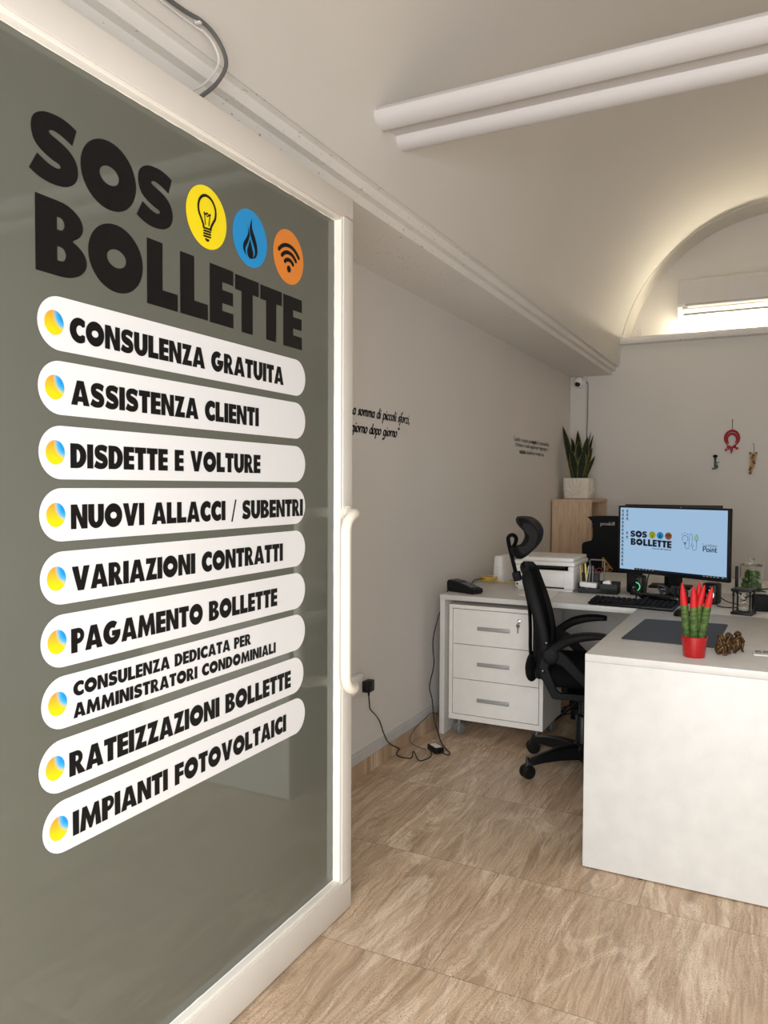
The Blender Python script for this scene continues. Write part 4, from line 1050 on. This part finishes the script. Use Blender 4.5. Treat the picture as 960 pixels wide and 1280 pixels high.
# card terminal
ct = thing('card_terminal', 'black handheld card terminal lying on the desk corner by the wall', 'card terminal', (-1.535, 4.02, DZ), radians(-22))
mb = MB(); sd = [(-.095, 0), (.085, 0), (.098, .012), (.094, .028), (.03, .046), (-.045, .062), (-.095, .066), (-.108, .056), (-.108, .012)]
mb.prism(sd, lambda u, v: (u, -.040, v), lambda u, v: (u, .040, v)); part('body', mb, BLK, ct, bevel=.006)
mb = MB(); A = lambda u: (.046 + (.03 - u) * .016 / .075 + .0006)
mb.add([(-.085, -.028, .0645), (-.040, -.028, .0618), (-.040, .028, .0618), (-.085, .028, .0645)], [(0, 1, 2, 3)]); part('display', mb, GPL, ct, fix=False)
mb = MB()
for r_ in range(4):
    for c in range(3):
        x = .000 + r_ * .019; z = .046 + max(0, (.03 - x)) * .213 - max(0, x - .03) * .28 + .0005
        mb.rbox(x - .006, x + .006, -.026 + c * .020, -.012 + c * .020, z - .003, z + .0025, .001, 1)
part('keypad', mb, GPL, ct, stuff=True)
# desk organiser with pens
og = thing('desk_organiser', 'black desk organiser with compartments between printer and speaker', 'desk organiser', (-.882, 4.385, DZ), radians(3))
mb = MB(); mb.rbox(-.105, .108, -.065, .065, 0, .006, .002)
for x0, x1, y0, y1, h in ((-.105, .108, -.065, -.061, .028), (-.105, .108, .061, .065, .06), (-.105, -.101, -.065, .065, .055), (.104, .108, -.065, .065, .062), (.012, .016, -.065, .065, .062), (-.105, .016, -.002, .002, .06), (.016, .108, .0, .004, .055), (.016, .108, -.065, -.061, .056)): mb.box(x0, x1, y0, y1, .004, h)
mb.box(-.103, -.004, .004, .062, .005, .10); mb2 = mb
part('tray', mb, BLK, og, bevel=.001)
for i, (x, y, lx, ly, h, m) in enumerate(((-.088, .00, -.012, .01, .150, BEIGE), (-.075, .02, -.01, .01, .158, BLK), (-.060, .01, -.012, 0, .162, VY), (-.045, .015, .004, .01, .156, BLK), (-.03, .0, .0, .01, .150, GPL), (-.070, -.005, .02, 0, .150, SILVER), (-.052, -.008, .012, 0, .148, GPL))):
    z0 = DZ + .012; bx, by = -.882 + x, 4.385 - .032 + y * .5
    mb = MB(); a = Vector((bx, by, z0)); b = Vector((bx + lx, by + ly, DZ + h)); d_ = (b - a)
    mb.tube([a, a + d_ * .06, a + d_ * .94, b], [.0015, .004, .004, .003], 8)
    single('pen', mb, m, ['beige pen leaning leftmost in the desk organiser', 'black pen standing beside the beige pen in the organiser', 'yellow-capped marker in the desk organiser', 'black pen standing right of the yellow marker', 'grey pen standing rightmost in the desk organiser', 'silver pen leaning right in front of the organiser cup', 'grey pencil leaning in front of the organiser cup'][i], 'pen', smooth=True, group='pens in the desk organiser')
t = thing('scissors', 'scissors with dark red handles standing in the organiser', 'scissors', (-.905, 4.405, DZ))
mb = MB()
for s in (-1, 1): mb.tube([(s * .019 + .016 * cos(a), .0, .120 + .013 * sin(a)) for a in [2 * pi * k / 16 for k in range(17)]], .0035, 6)
part('handles', mb, pm('dark_red_plastic', (96, 20, 24), .4), t, smooth=True)
mb = MB(); mb.rbox(-.008, .008, -.0015, .0015, .008, .112, .001); part('blades', mb, CHROME, t)
t = thing('wire_frame', 'thin grey wire frame standing at the back of the organiser', 'frame', (-.905, 4.462, DZ))
mb = MB(); mb.tube([(-.045, 0, 0), (-.045, 0, .168), (-.040, 0, .174), (.030, 0, .174), (.036, 0, .168), (.036, 0, 0)], .004, 8); part('wire', mb, GPL, t, smooth=True)
mb = MB(); mb.rbox(-.978, -.884, 4.325, 4.372, DZ + .030, DZ + .058, .006, rot=(0, radians(3), 0)); single('note_pad', mb, PAPER, 'white block of notes lying in the front organiser tray', 'note pad', smooth=True)
mb = MB(); mb.rbox(-.850, -.806, 4.334, 4.372, DZ + .008, DZ + .074, .010, rot=(0, radians(-12), 0)); single('stapler', mb, WPL, 'small white stapler standing on end in the right organiser bay', 'stapler', smooth=True)

# ------------------------------------------------------------------ front desk things
dm = MB(); P = []
for cx, cy, a in ((-.515, 3.09, 180), (-.212, 3.082, 270), (-.199, 3.592, 0), (-.499, 3.570, 90)): P += arc(cx, cy, .018, .018, a, a + 90, 5)
dm.prism(P, lambda u, v: (u, v, DZ), lambda u, v: (u, v, DZ + .003)); single('desk_mat', dm, MAT, 'dark anthracite rectangular mat lying on the front desk', 'desk mat')
rp = thing('potted_cactus', 'red-tipped cylindrical snake plant in a small red pot', 'potted plant', (-.251, 2.878, DZ))
mb = MB(); mb.lathe([(.0, .0), (.0345, .0), (.036, .003), (.0415, .060), (.0435, .061), (.0440, .071), (.0425, .0725), (.0400, .071), (.0385, .058), (.0, .057)], (0, 0, 0), 40, cap=False); part('pot', mb, RED, rp, smooth=True)
mb = MB(); mb.lathe([(.0, .0585), (.0395, .0585), (.0395, .060), (0, .0635)], (0, 0, 0), 20, cap=False); part('soil', mb, SOIL, rp)
for bx, by, tx, ty, tz, h2 in ((-.022, -.004, -.034, -.006, .178, .257), (.001, -.014, -.002, -.016, .173, .250), (.008, .016, .010, .018, .180, .262), (.018, .008, .008, .006, .176, .150), (.021, -.006, .041, -.008, .178, .248)):
    if h2 < .2: bx, by, tx, ty, tz, h2 = .008, .004, .013, .004, .178, .252; ex = .030
    else: ex = tx + (tx - bx) * .72
    mb = MB(); n_ = 12; A = Vector((bx, by, .058)); B = Vector((tx, ty, tz))
    mb.tube([A + (B - A) * (i / n_) for i in range(n_ + 1)], [.0118 + .0012 * sin(i / n_ * 2.2) + .0003 * (i % 2) for i in range(n_ + 1)], 12)
    lf = part('leaf', mb, SNAKEG, rp, smooth=True)
    C = Vector((ex, ty, h2)); mb = MB()
    mb.tube([B + (C - B) * q for q in (-.01, .04, .3, .6, .85, .97, 1.0)], [.0116, .0122, .0114, .0090, .0052, .0022, .0008], 12); part('red_tip', mb, REDTIP, lf, smooth=True)
# three bronze monkeys
def monkey(loc, rz, pose, label):
    mb = MB()
    mb.ball((0, 0, .0225), (.0155, .0165, .0225), 16, 10); mb.ball((.002, 0, .038), (.0125, .0145, .016), 14, 9)
    mb.ball((.004, 0, .0605), (.0125, .0115, .0130), 16, 10); mb.ball((.0135, 0, .0570), (.0065, .0070, .0058), 12, 8); mb.ball((.0125, 0, .0640), (.0045, .0088, .0030), 10, 7)
    for s in (-1, 1):
        mb.ball((.002, s * .0118, .0610), (.0032, .0026, .0045), 8, 6)
        mb.tube(smooth_path([(-.004, s * .012, .010), (.012, s * .014, .026), (.017, s * .0125, .030), (.018, s * .0115, .016), (.018, s * .011, .004)], 4), [.0085, .0083, .008, .0075, .007, .0066, .0062, .006, .0056, .0052, .005, .0048, .0046, .0044, .0042, .004, .004], 8)
        mb.ball((.0225, s * .011, .0035), (.0080, .0042, .0035), 10, 6)
        e = (.012, s * .0185, .036)
        hd = {'eyes': (.0160, s * .0048, .0625), 'ears': (.0045, s * .0142, .0610), 'mouth': (.0200, s * .0035, .0545)}[pose]
        mb.tube(smooth_path([(-.001, s * .0145, .0460), e, hd], 5), [.0060, .0058, .0055, .0052, .0050, .0048, .0046, .0044, .0042, .0040, .0038], 8); mb.ball(hd, (.0045, .0045, .0052), 8, 6)
    o = single('monkey_figurine', mb, BRONZE, label, 'figurine', group='bronze monkeys on the front desk')
    rm = o.modifiers.new('skin', 'REMESH'); rm.mode = 'VOXEL'; rm.voxel_size = .0013; rm.use_smooth_shade = True
    o.location = loc; o.rotation_euler = (0, 0, rz); return o
monkey((-.168, 2.952, DZ), radians(-12), 'ears', 'bronze monkey figurine seen in profile, nearest to the red pot')
monkey((-.146, 3.000, DZ), radians(-40), 'eyes', 'middle bronze monkey figurine of the three on the desk')
monkey((-.119, 3.046, DZ), radians(-66), 'mouth', 'bronze monkey figurine farthest from the red pot, hands at mouth')
t = thing('business_cards', 'small white printed cards lying at the right edge of the desk', 'cards', (-.03, 3.03, DZ), radians(6))
mb = MB(); mb.rbox(-.040, .060, -.030, .030, 0, .004, .001); part('card', mb, PAPER, t)
mb = MB()
for k in range(3): mb.rbox(-.030 + .024 * k, -.012 + .024 * k, -.008, .026, .0042, .009, .002)
part('print', mb, GPL, t)
# hourglass
hg = thing('hourglass', 'black framed hourglass with white sand on the desk', 'hourglass', (-.134, 3.955, DZ), radians(-12))
for z in (0, .108): part('plate', MB().rbox(-.046, .046, -.046, .046, z, z + .012, .003), BLK, hg, smooth=True)
for x, y in ((-.036, -.036), (.036, -.036), (-.036, .036), (.036, .036)):
    mb = MB(); mb.lathe([(.0055, .012), (.0040, .02), (.0040, .085), (.0065, .088), (.0065, .094), (.0040, .097), (.0055, .108)], (x, y, 0), 10); part('post', mb, BLK, hg, smooth=True)
mb = MB(); mb.lathe([(.006, .013), (.019, .018), (.0235, .030), (.020, .042), (.010, .054), (.0028, .060), (.010, .066), (.020, .078), (.0235, .090), (.019, .102), (.006, .107)], (0, 0, 0), 24); part('glass_bulb', mb, GLASS, hg, smooth=True)
mb = MB(); mb.lathe([(.004, .0145), (.0165, .019), (.0210, .029), (.0205, .035), (.002, .038)], (0, 0, 0), 20); part('sand', mb, SANDW, hg, smooth=True)
mb = MB(); mb.ball((0, 0, .092), (.005, .005, .003)); part('upper_sand', mb, SANDW, hg)
# glass jar terrarium
jr = thing('glass_jar', 'clear lidded glass jar with green moss inside', 'jar', (-.128, 4.86, DZ))
mb = MB(); mb.lathe([(.0, .002), (.054, .002), (.060, .008), (.060, .145), (.057, .145), (.057, .010), (.052, .006), (.0, .006)], (0, 0, 0), 36, cap=False); part('jar_body', mb, GLASS, jr, smooth=True)
mb = MB(); mb.lathe([(.0, .147), (.062, .147), (.062, .151), (.045, .158), (.010, .162), (.008, .168), (.014, .174), (.016, .182), (.010, .190), (.0, .191)], (0, 0, 0), 30, cap=False); part('jar_lid', mb, GLASS, jr, smooth=True)
mb = MB(); rr = random.Random(4); mb.lathe([(.0, .0065), (.052, .0065), (.053, .045), (.0, .055)], (0, 0, 0), 20, cap=False)
for k in range(110):
    a = rr.uniform(0, 2 * pi); r_ = rr.uniform(0, .044); z = rr.uniform(.04, .112)
    mb.ball((r_ * cos(a), r_ * sin(a), z), (rr.uniform(.006, .012), rr.uniform(.006, .012), rr.uniform(.004, .010)), 7, 5, rot=(rr.uniform(0, 3), rr.uniform(0, 3), 0))
part('moss', mb, MOSS, jr, stuff=True)
mb = MB(); mb.rbox(-.207, -.190, 4.735, 4.755, DZ, DZ + .150, .006); t = single('upright_handset', mb, BLK, 'slim black handset standing upright left of the glass jar', 'handset', smooth=True)
t = thing('power_adapter', 'black power adapter block behind the hourglass', 'adapter', (-.062, 4.10, DZ), radians(10))
mb = MB(); mb.rbox(-.040, .030, -.03, .03, 0, .078, .006); part('block', mb, BLKM, t, smooth=True)
mb = MB()
for k in range(5):
    x = .038 + .009 * k; mb.tube(smooth_path([(.02, 0, .055), (x, -.012, .085 - .004 * k), (x + .012, -.03, .055), (x + .002, -.045, .010), (x - .008, -.05 - .004 * k, .006), (x + .010, -.02, .05)], 5), .0042, 6)
mb.tube(smooth_path([(.02, .01, .09), (-.02, .02, .098), (.03, .01, .105), (.12, -.02, .115), (.20, -.02, .12)], 5), .0035, 6)
part('cable', mb, CABLE, t, smooth=True)

# ------------------------------------------------------------------ floor and wall electrics
t = thing('wall_socket', 'white wall socket low on the left wall beside the door handle', 'socket', (-XW, 3.075, .445))
mb = MB(); mb.rbox(0, .030, -.060, .030, -.040, .048, .006); part('plate', mb, WPL, t, smooth=True)
t = thing('plug_adapter', 'black plug adapter in the low wall socket with a thin cable', 'plug', (-XW + .0305, 3.120, .440))
mb = MB(); mb.rbox(0, .036, -.030, .030, -.032, .020, .005); part('body', mb, BLK, t, smooth=True)
mb = MB(); mb.tube([(.02, .0, -.031), (.02, .0, -.052)], [.006, .004], 8); part('strain_relief', mb, BLK, t)
mb = MB(); xa = -XW + .05
mb.tube(smooth_path([(xa, 3.12, .388), (xa, 3.128, .352), (xa - .012, 3.160, .314), (xa - .014, 3.228, .262), (xa - .012, 3.262, .222), (xa - .008, 3.290, .165), (xa, 3.332, .106), (xa + .01, 3.43, .050), (-1.690, 3.50, .018), (-1.675, 3.455, .004), (-1.600, 3.452, .004), (-1.612, 3.512, .018), (-1.548, 3.44, .004), (-1.522, 3.515, .004), (-1.545, 3.575, .012)], 6), .0030, 6)
single('thin_cable', mb, CABLE, 'thin black cable running from the wall plug along the floor to the adapter', 'cable', smooth=True)
t = thing('power_brick', 'black power brick with a white label lying on the floor', 'power brick', (-1.535, 3.612, 0), radians(-38))
mb = MB(); mb.rbox(-.045, .045, -.026, .026, 0, .030, .006); part('case', mb, BLK, t, smooth=True)
mb = MB(); mb.box(-.034, .034, -.018, .018, .0302, .0306); part('label', mb, PAPER, t)
mb = MB()
mb.tube(smooth_path([(-1.495, 3.585, .014), (-1.46, 3.575, .006), (-1.455, 3.61, .004), (-1.50, 3.66, .006), (-1.56, 3.74, .01), (-1.60, 3.80, .03), (-1.642, 3.84, .09), (-1.660, 3.855, .19), (-1.665, 3.83, .27), (-1.66, 3.875, .38), (-1.66, 3.86, .51), (-1.655, 3.91, .62), (-1.648, 3.97, .70), (-1.642, 4.00, .745), (-1.644, 4.03, .772), (-1.641, 4.052, .785)], 6), .0032, 6)
single('charger_cable', mb, CABLE, 'black cable rising from the power brick past the desk leg to the terminal', 'cable', smooth=True)
mb = MB(); mb.tube(smooth_path([(-1.585, 3.60, .006), (-1.63, 3.60, .012), (-1.685, 3.62, .03), (-1.690, 3.70, .07), (-1.675, 3.80, .10), (-1.668, 3.88, .11), (-1.668, 4.0, .06)], 5), .0026, 6)
single('thin_cable', mb, CABLEG, 'thin grey cable arching over the skirting behind the power brick', 'cable', smooth=True)
t = thing('power_unit', 'black box standing on the floor under the desk behind the pedestal', 'power unit', (-.985, 4.50, 0))
mb = MB(); mb.rbox(-.075, .095, -.03, .09, .06, .27, .01); mb.rbox(-.07, .09, -.02, .08, 0, .06, .005); part('case', mb, BLK, t, smooth=True)
mb = MB(); rr = random.Random(11)
for k in range(7):
    x0 = rr.uniform(-1.30, -1.22); mb.tube(smooth_path([(x0, 4.45 + rr.uniform(-.06, .06), .006), (x0 + rr.uniform(.02, .08), 4.43 + rr.uniform(-.06, .04), .03 + rr.uniform(0, .05)), (x0 + rr.uniform(.08, .16), 4.42 + rr.uniform(-.05, .03), .008 + rr.uniform(0, .05)), (x0 + .22, 4.45, .05 + rr.uniform(0, .08))], 5), .004, 6)
single('cable_tangle', mb, CABLE, 'tangle of black cables on the floor under the desk', 'cables', smooth=True, kind='stuff')
# cables on the moulding above the door
mb = MB(); X_ = -1.270
P = [(-1.282, .55, 2.478), (-1.282, .95, 2.478), (-1.28, 1.40, 2.476), (X_, 1.512, 2.478), (X_ + .008, 1.565, 2.455), (X_ + .014, 1.585, 2.41), (X_ + .008, 1.560, 2.355), (X_ - .002, 1.51, 2.30), (X_ - .03, 1.44, 2.23)]
mb.tube(smooth_path(P, 8), .0052, 8)
t = thing('lintel_cable', 'grey cable curving down over the lintel moulding above the door', 'cable', (-1.27, 1.5, 2.3))
W2 = lambda mb, t: W(mb, t)
part('cable', W(mb, t), CABLEG, t, smooth=True)
mb = MB(); mb.rbox(-1.286, -1.268, 1.498, 1.510, 2.470, 2.486, .003); part('clip', W(mb, t), CABLEW, t)
mb = MB(); P = [(-1.282, .55, 2.462), (-1.28, 1.40, 2.460), (X_ + .002, 1.515, 2.455), (X_ + .008, 1.555, 2.43), (X_ + .008, 1.560, 2.395), (X_, 1.525, 2.34), (X_ - .012, 1.475, 2.295), (X_ - .04, 1.41, 2.24)]
mb.tube(smooth_path(P, 8), .0028, 6); single('thin_cable', mb, CABLEW, 'thin white cable beside the grey one on the lintel moulding', 'cable', smooth=True)

# ------------------------------------------------------------------ back of the room
cb = thing('bookcase', 'light oak bookcase in the back left corner with its open side to the room', 'bookcase', (-1.54, 6.80, 0))
x0, x1, y0, y1, zt = -1.700, -1.372, 6.47, 7.10, 1.248
part('side_panel', W(MB().box(x0, x1, y0, y0 + .022, .0, zt - .024), cb), CABW, cb, bevel=.001); part('side_panel', W(MB().box(x0, x1, y1 - .022, y1, 0, zt - .024), cb), CABW, cb)
part('top', W(MB().box(x0 - .004, x1 + .004, y0 - .004, y1 + .002, zt - .024, zt), cb), CABW, cb, bevel=.001)
part('back_panel', W(MB().box(x0, x0 + .008, y0 + .022, y1 - .022, .0, zt - .024), cb), CABD, cb)
for z in (.02, .42, .82): part('shelf', W(MB().box(x0 + .01, x1 - .004, y0 + .023, y1 - .023, z, z + .022), cb), CABW, cb)
sp = thing('snake_plant', 'tall dark green snake plant in a white carved square pot on the bookcase', 'potted plant', (-1.555, 6.80, 1.248))
mb = MB(); rows = []
for z, h in ((0, .100), (.006, .108), (.10, .114), (.172, .116), (.180, .114), (.180, .100), (.160, .098)):
    r_ = [Vector((h * (abs(cos(q)) ** .3) * (1 if cos(q) >= 0 else -1), h * (abs(sin(q)) ** .3) * (1 if sin(q) >= 0 else -1), z)) for q in [2 * pi * (k + .5) / 32 for k in range(32)]]; rows.append(r_ + [r_[0]])
mb.grid(rows); mb.f.append(tuple(range(32))); mb.mi.append(0)
for f_, (ax, sg) in enumerate(((1, -1), (0, 1), (1, 1), (0, -1))):     # carved leaf ridges
    for k in range(6):
        a = radians(25 + 26 * k); c0 = .0; 
        pts = [(.085 * cos(a) * q, .02 + .15 * sin(a) * q + .01 * sin(q * 3)) for q in (.15, .45, .75, 1.0)]
        pts = [((p[0], sg * (.109 + .004 * (p[1] / .18)), p[1]) if ax == 1 else (sg * (.109 + .004 * (p[1] / .18)), p[0], p[1])) for p in pts]
        mb.tube(smooth_path(pts, 4), .010, 6)
part('pot', mb, MARBLE, sp, smooth=True)
mb = MB(); mb.box(-.095, .095, -.095, .095, .150, .166); part('soil', mb, SOIL, sp)
for (bx, tx, h, wd, by, ty, tw) in ((-.045, -.150, .64, .030, 0, .02, .2), (-.035, -.085, .545, .020, .02, .06, .5), (-.02, -.045, .52, .034, -.02, -.05, -.2), (-.005, -.020, .60, .032, .03, .03, .3), (.015, .010, .500, .042, -.03, -.06, 0), (.03, .075, .54, .036, 0, -.01, .1), (.04, .110, .555, .026, .03, .05, -.4), (.035, .115, .445, .022, .01, .0, .2), (.02, .060, .42, .038, -.04, -.07, .2), (.045, .125, .375, .018, .03, .06, .1), (-.01, -.055, .43, .036, -.045, -.08, .3), (.03, .09, .59, .008, .04, .05, 0)):
    mb = MB(); rows = []; n_ = 14
    for i in range(n_ + 1):
        v = i / n_; hw_ = wd * (.55 + .45 * sin(min(1, v * 1.5) * pi / 2)) * (1 - max(0, (v - .55) / .45) ** 2.2) + .0006
        q = v ** 1.3; c = Vector((bx + (tx - bx) * q, by + (ty - by) * q, .150 + (h - .150) * v)); a = tw * (1 + v * 1.2)
        sd_ = Vector((cos(a), sin(a), 0)); nn = Vector((-sin(a), cos(a), 0)); cup = .25 * hw_
        rows.append([c - sd_ * hw_ - nn * cup, c - sd_ * hw_ * .72 - nn * cup * .4, c, c + sd_ * hw_ * .72 - nn * cup * .4, c + sd_ * hw_ - nn * cup])
    back = [[p + Vector((-sin(tw), cos(tw), 0)) * .003 for p in r] for r in rows]
    for R_, fl in ((rows, False), (back, True)):
        mb.m = 1; mb.grid([[r[0], r[1]] for r in R_], fl); mb.grid([[r[3], r[4]] for r in R_], fl); mb.m = 0; mb.grid([[r[1], r[2], r[3]] for r in R_], fl)
    mb.m = 1; mb.grid([[a[0], b[0]] for a, b in zip(rows, back)]); mb.grid([[a[4], b[4]] for a, b in zip(rows, back)])
    part('leaf', mb, [LEAFD, LEAFY], sp, smooth=True, fix=False)
cm = thing('security_camera', 'small white eyeball security camera high in the back left corner', 'security camera', (-1.625, YB - .0305, 2.297))
mb = MB(); mb.lathe([(.056, .0), (.056, .012), (.050, .020)], (0, 0, 0), 28, 'Y'); part('base', mb, WPL, cm, smooth=True)
mb = MB(); mb.ball((0, -.032, 0), .050, 22, 14); bl = part('eyeball', mb, WPL, cm, smooth=True)
mb = MB(); mb.ball((-.004, -.066, -.020), (.026, .020, .023), 16, 10); part('lens', mb, BLKG, bl, smooth=True)
mb = MB(); mb.tube(smooth_path([(-1.580, YB - .034, 2.288), (-1.568, YB - .036, 2.298), (-1.560, YB - .006, 2.293), (-1.556, YB - .005, 2.26), (-1.557, YB - .005, 2.0), (-1.560, YB - .005, 1.8), (-1.55, YB - .005, 1.45), (-1.55, YB - .005, 1.26)], 6), .0035, 6)
single('camera_cable', mb, CABLEG, 'thin cable running straight down the corner from the security camera', 'cable', smooth=True)
# air conditioner over the ledge, with the lamp tube below
ac = thing('air_conditioner', 'white split air conditioner mounted in the arched recess', 'air conditioner', (-.40, 7.42, 2.82))
yb = 0.0
prof = [(yb, .33), (-.17, .335), (-.200, .325), (-.210, .300), (-.212, .12), (-.205, .095), (-.180, .055), (-.120, .012), (-.08, .0), (yb, .0)]
mb = MB(); mb.prism(prof, lambda u, v: (-.415, u, v), lambda u, v: (.415, u, v)); part('housing', mb, AIRC, ac, bevel=.004)
mb = MB(); mb.prism([(-.213, .118), (-.2145, .116), (-.2145, .100), (-.213, .098)], lambda u, v: (-.35, u, v), lambda u, v: (.40, u, v)); part('trim_line', mb, SILVER, ac)
mb = MB(); mb.prism([(-.196, .074), (-.190, .078), (-.118, .012), (-.122, .006)], lambda u, v: (-.375, u, v), lambda u, v: (.375, u, v)); part('flap', mb, AIRC, ac, bevel=.001)
mb = MB(); mb.prism([(-.166, .040), (-.163, .043), (-.155, .036), (-.158, .033)], lambda u, v: (-.37, u - .004, v - .004), lambda u, v: (.37, u - .004, v - .004)); part('louvre_gap', mb, GAP, ac)
mb = MB(); mb.box(-.37, -.33, -.2135, -.211, .085, .092); part('badge', mb, GPL, ac)
lt = thing('lamp_tube', 'glowing lamp tube lying along the ledge under the air conditioner', 'lamp', (-.33, 7.27, 2.668))
mb = MB(); mb.rbox(-.51, .51, -.012, .012, 0, .004, .001); part('batten', mb, WPL, lt, smooth=True)
mb = MB(); mb.tube([(-.50, 0, .012), (.50, 0, .012)], .008, 12); part('tube', mb, TUBE, lt)
# little charms hanging on the back wall
hr = thing('red_charm', 'red horn-shaped good luck wreath hanging on the back wall', 'wall charm', (-.355, YB - .012, 1.64))
mb = MB()
for r_, a0, a1, cz, k in ((.058, -58, 238, .125, 0), (.040, -50, 230, .118, .006)): mb.tube([(r_ * cos(radians(a)) * .95, -k, cz + r_ * sin(radians(a)) * 1.1) for a in [a0 + (a1 - a0) * i / 30 for i in range(31)]], [.005 + .005 * sin(pi * i / 30) for i in range(31)], 8)
mb.tube([(-.022, 0, .06), (0, -.006, .028), (-.004, -.004, -.005)], [.010, .012, .002], 8)
for a, b in (((-.012, 0, .045), (-.045, 0, .03)), ((.012, 0, .055), (.04, 0, .04)), ((.0, -.004, .045), (.022, -.004, .062)), ((.0, 0, .04), (-.03, 0, .055))): mb.tube([a, b], [.010, .007], 7); mb.ball(b, .011, 8, 6)
part('wreath', mb, REDB, hr, smooth=True)
mb = MB(); mb.tube([(0, 0, .19), (.001, 0, .275)], .003, 6); mb.ball((.001, 0, .278), .005, 8, 5); part('hanging_string', mb, STRING, hr)
kc = thing('key_charm', 'small dark metal key ornament hanging left of the red wreath', 'wall charm', (-.482, YB - .010, 1.50))
mb = MB(); mb.tube([(.0, 0, .012), (.002, 0, .045), (.0, 0, .105)], [.008, .011, .007], 8); mb.tube([(0, 0, .058), (.034, 0, .066)], [.006, .003], 7); mb.tube([(0, 0, .014), (-.024, 0, .010)], .007, 7); mb.ball((.012, 0, .03), (.013, .005, .018), 8, 6); part('stem', mb, TEAL, kc, smooth=True)
mb = MB(); mb.ball((0, 0, .116), (.019, .008, .014), 10, 7); mb.tube([(0, 0, .10), (0, 0, .085)], [.012, .005], 8); part('bow', mb, BLKM, kc, smooth=True)
sk = thing('beaded_charm', 'beige beaded stocking ornament hanging right of the red wreath', 'wall charm', (-.195, YB - .014, 1.47))
mb = MB(); rr = random.Random(8)
for i in range(13):
    v = i / 12; wd = .026 * (1 - .62 * v); cx = .004 - .022 * v ** 2
    for j in range(3): mb.ball((cx + (j - 1) * wd * .75 + rr.uniform(-.003, .003), rr.uniform(-.004, .002), .160 - .155 * v), (.009 * (1.15 - .5 * v), .008, .009), 7, 5)
part('beads', mb, BEIGE, sk, smooth=True)
mb = MB()
for p in ((-.020, 0, .168), (.024, 0, .168), (.004, -.010, .150), (-.004, -.010, .13), (.004, -.010, .10), (.012, -.01, .085), (-.014, -.008, .045), (-.020, -.008, .03), (-.018, -.004, .002)): mb.ball(p, (.011, .007, .010), 7, 5)
part('brown_beads', mb, BROWNB, sk, smooth=True)
mb = MB(); mb.tube(smooth_path([(.004, 0, .165), (.008, 0, .20), (.006, 0, .235), (-.002, 0, .25)], 4), .0025, 6); part('hanging_string', mb, STRING, sk)

# ------------------------------------------------------------------ lettering on the left wall
WM = lambda u, v: (-XW + .0012, u, v)
mb = MB(); script_line(mb, 'a somma di piccoli sforzi,', WM, 3.652, 1.676, .0255, x0=3.046, slant=.28, nib=.26, thin=.15)
script_line(mb, 'giorno dopo giorno”', WM, 3.520, 1.598, .0255, x0=3.034, slant=.28, nib=.26, thin=.15)
single('wall_quote', mb, INK, 'dark italic two-line quote on the left wall beside the door', 'wall lettering', fix=False)
mb = MB(); script_line(mb, 'Quando ti assumi un compito, la responsabilità', WM, 6.385, 1.688, .0175, x0=5.42, slant=.10, nib=.10, thin=.12, bold=((20, 28),))
script_line(mb, 'di trovare il modo migliore per raggiungere il', WM, 6.365, 1.648, .0175, x0=5.46, slant=.10, nib=.10, thin=.12)
script_line(mb, 'risultato desiderato è sempre tua.', WM, 6.245, 1.600, .0175, x0=5.56, slant=.10, nib=.10, thin=.12, bold=((0, 9),))
single('wall_quote', mb, INKG, 'small grey three-line text on the left wall near the back corner', 'wall lettering', fix=False)
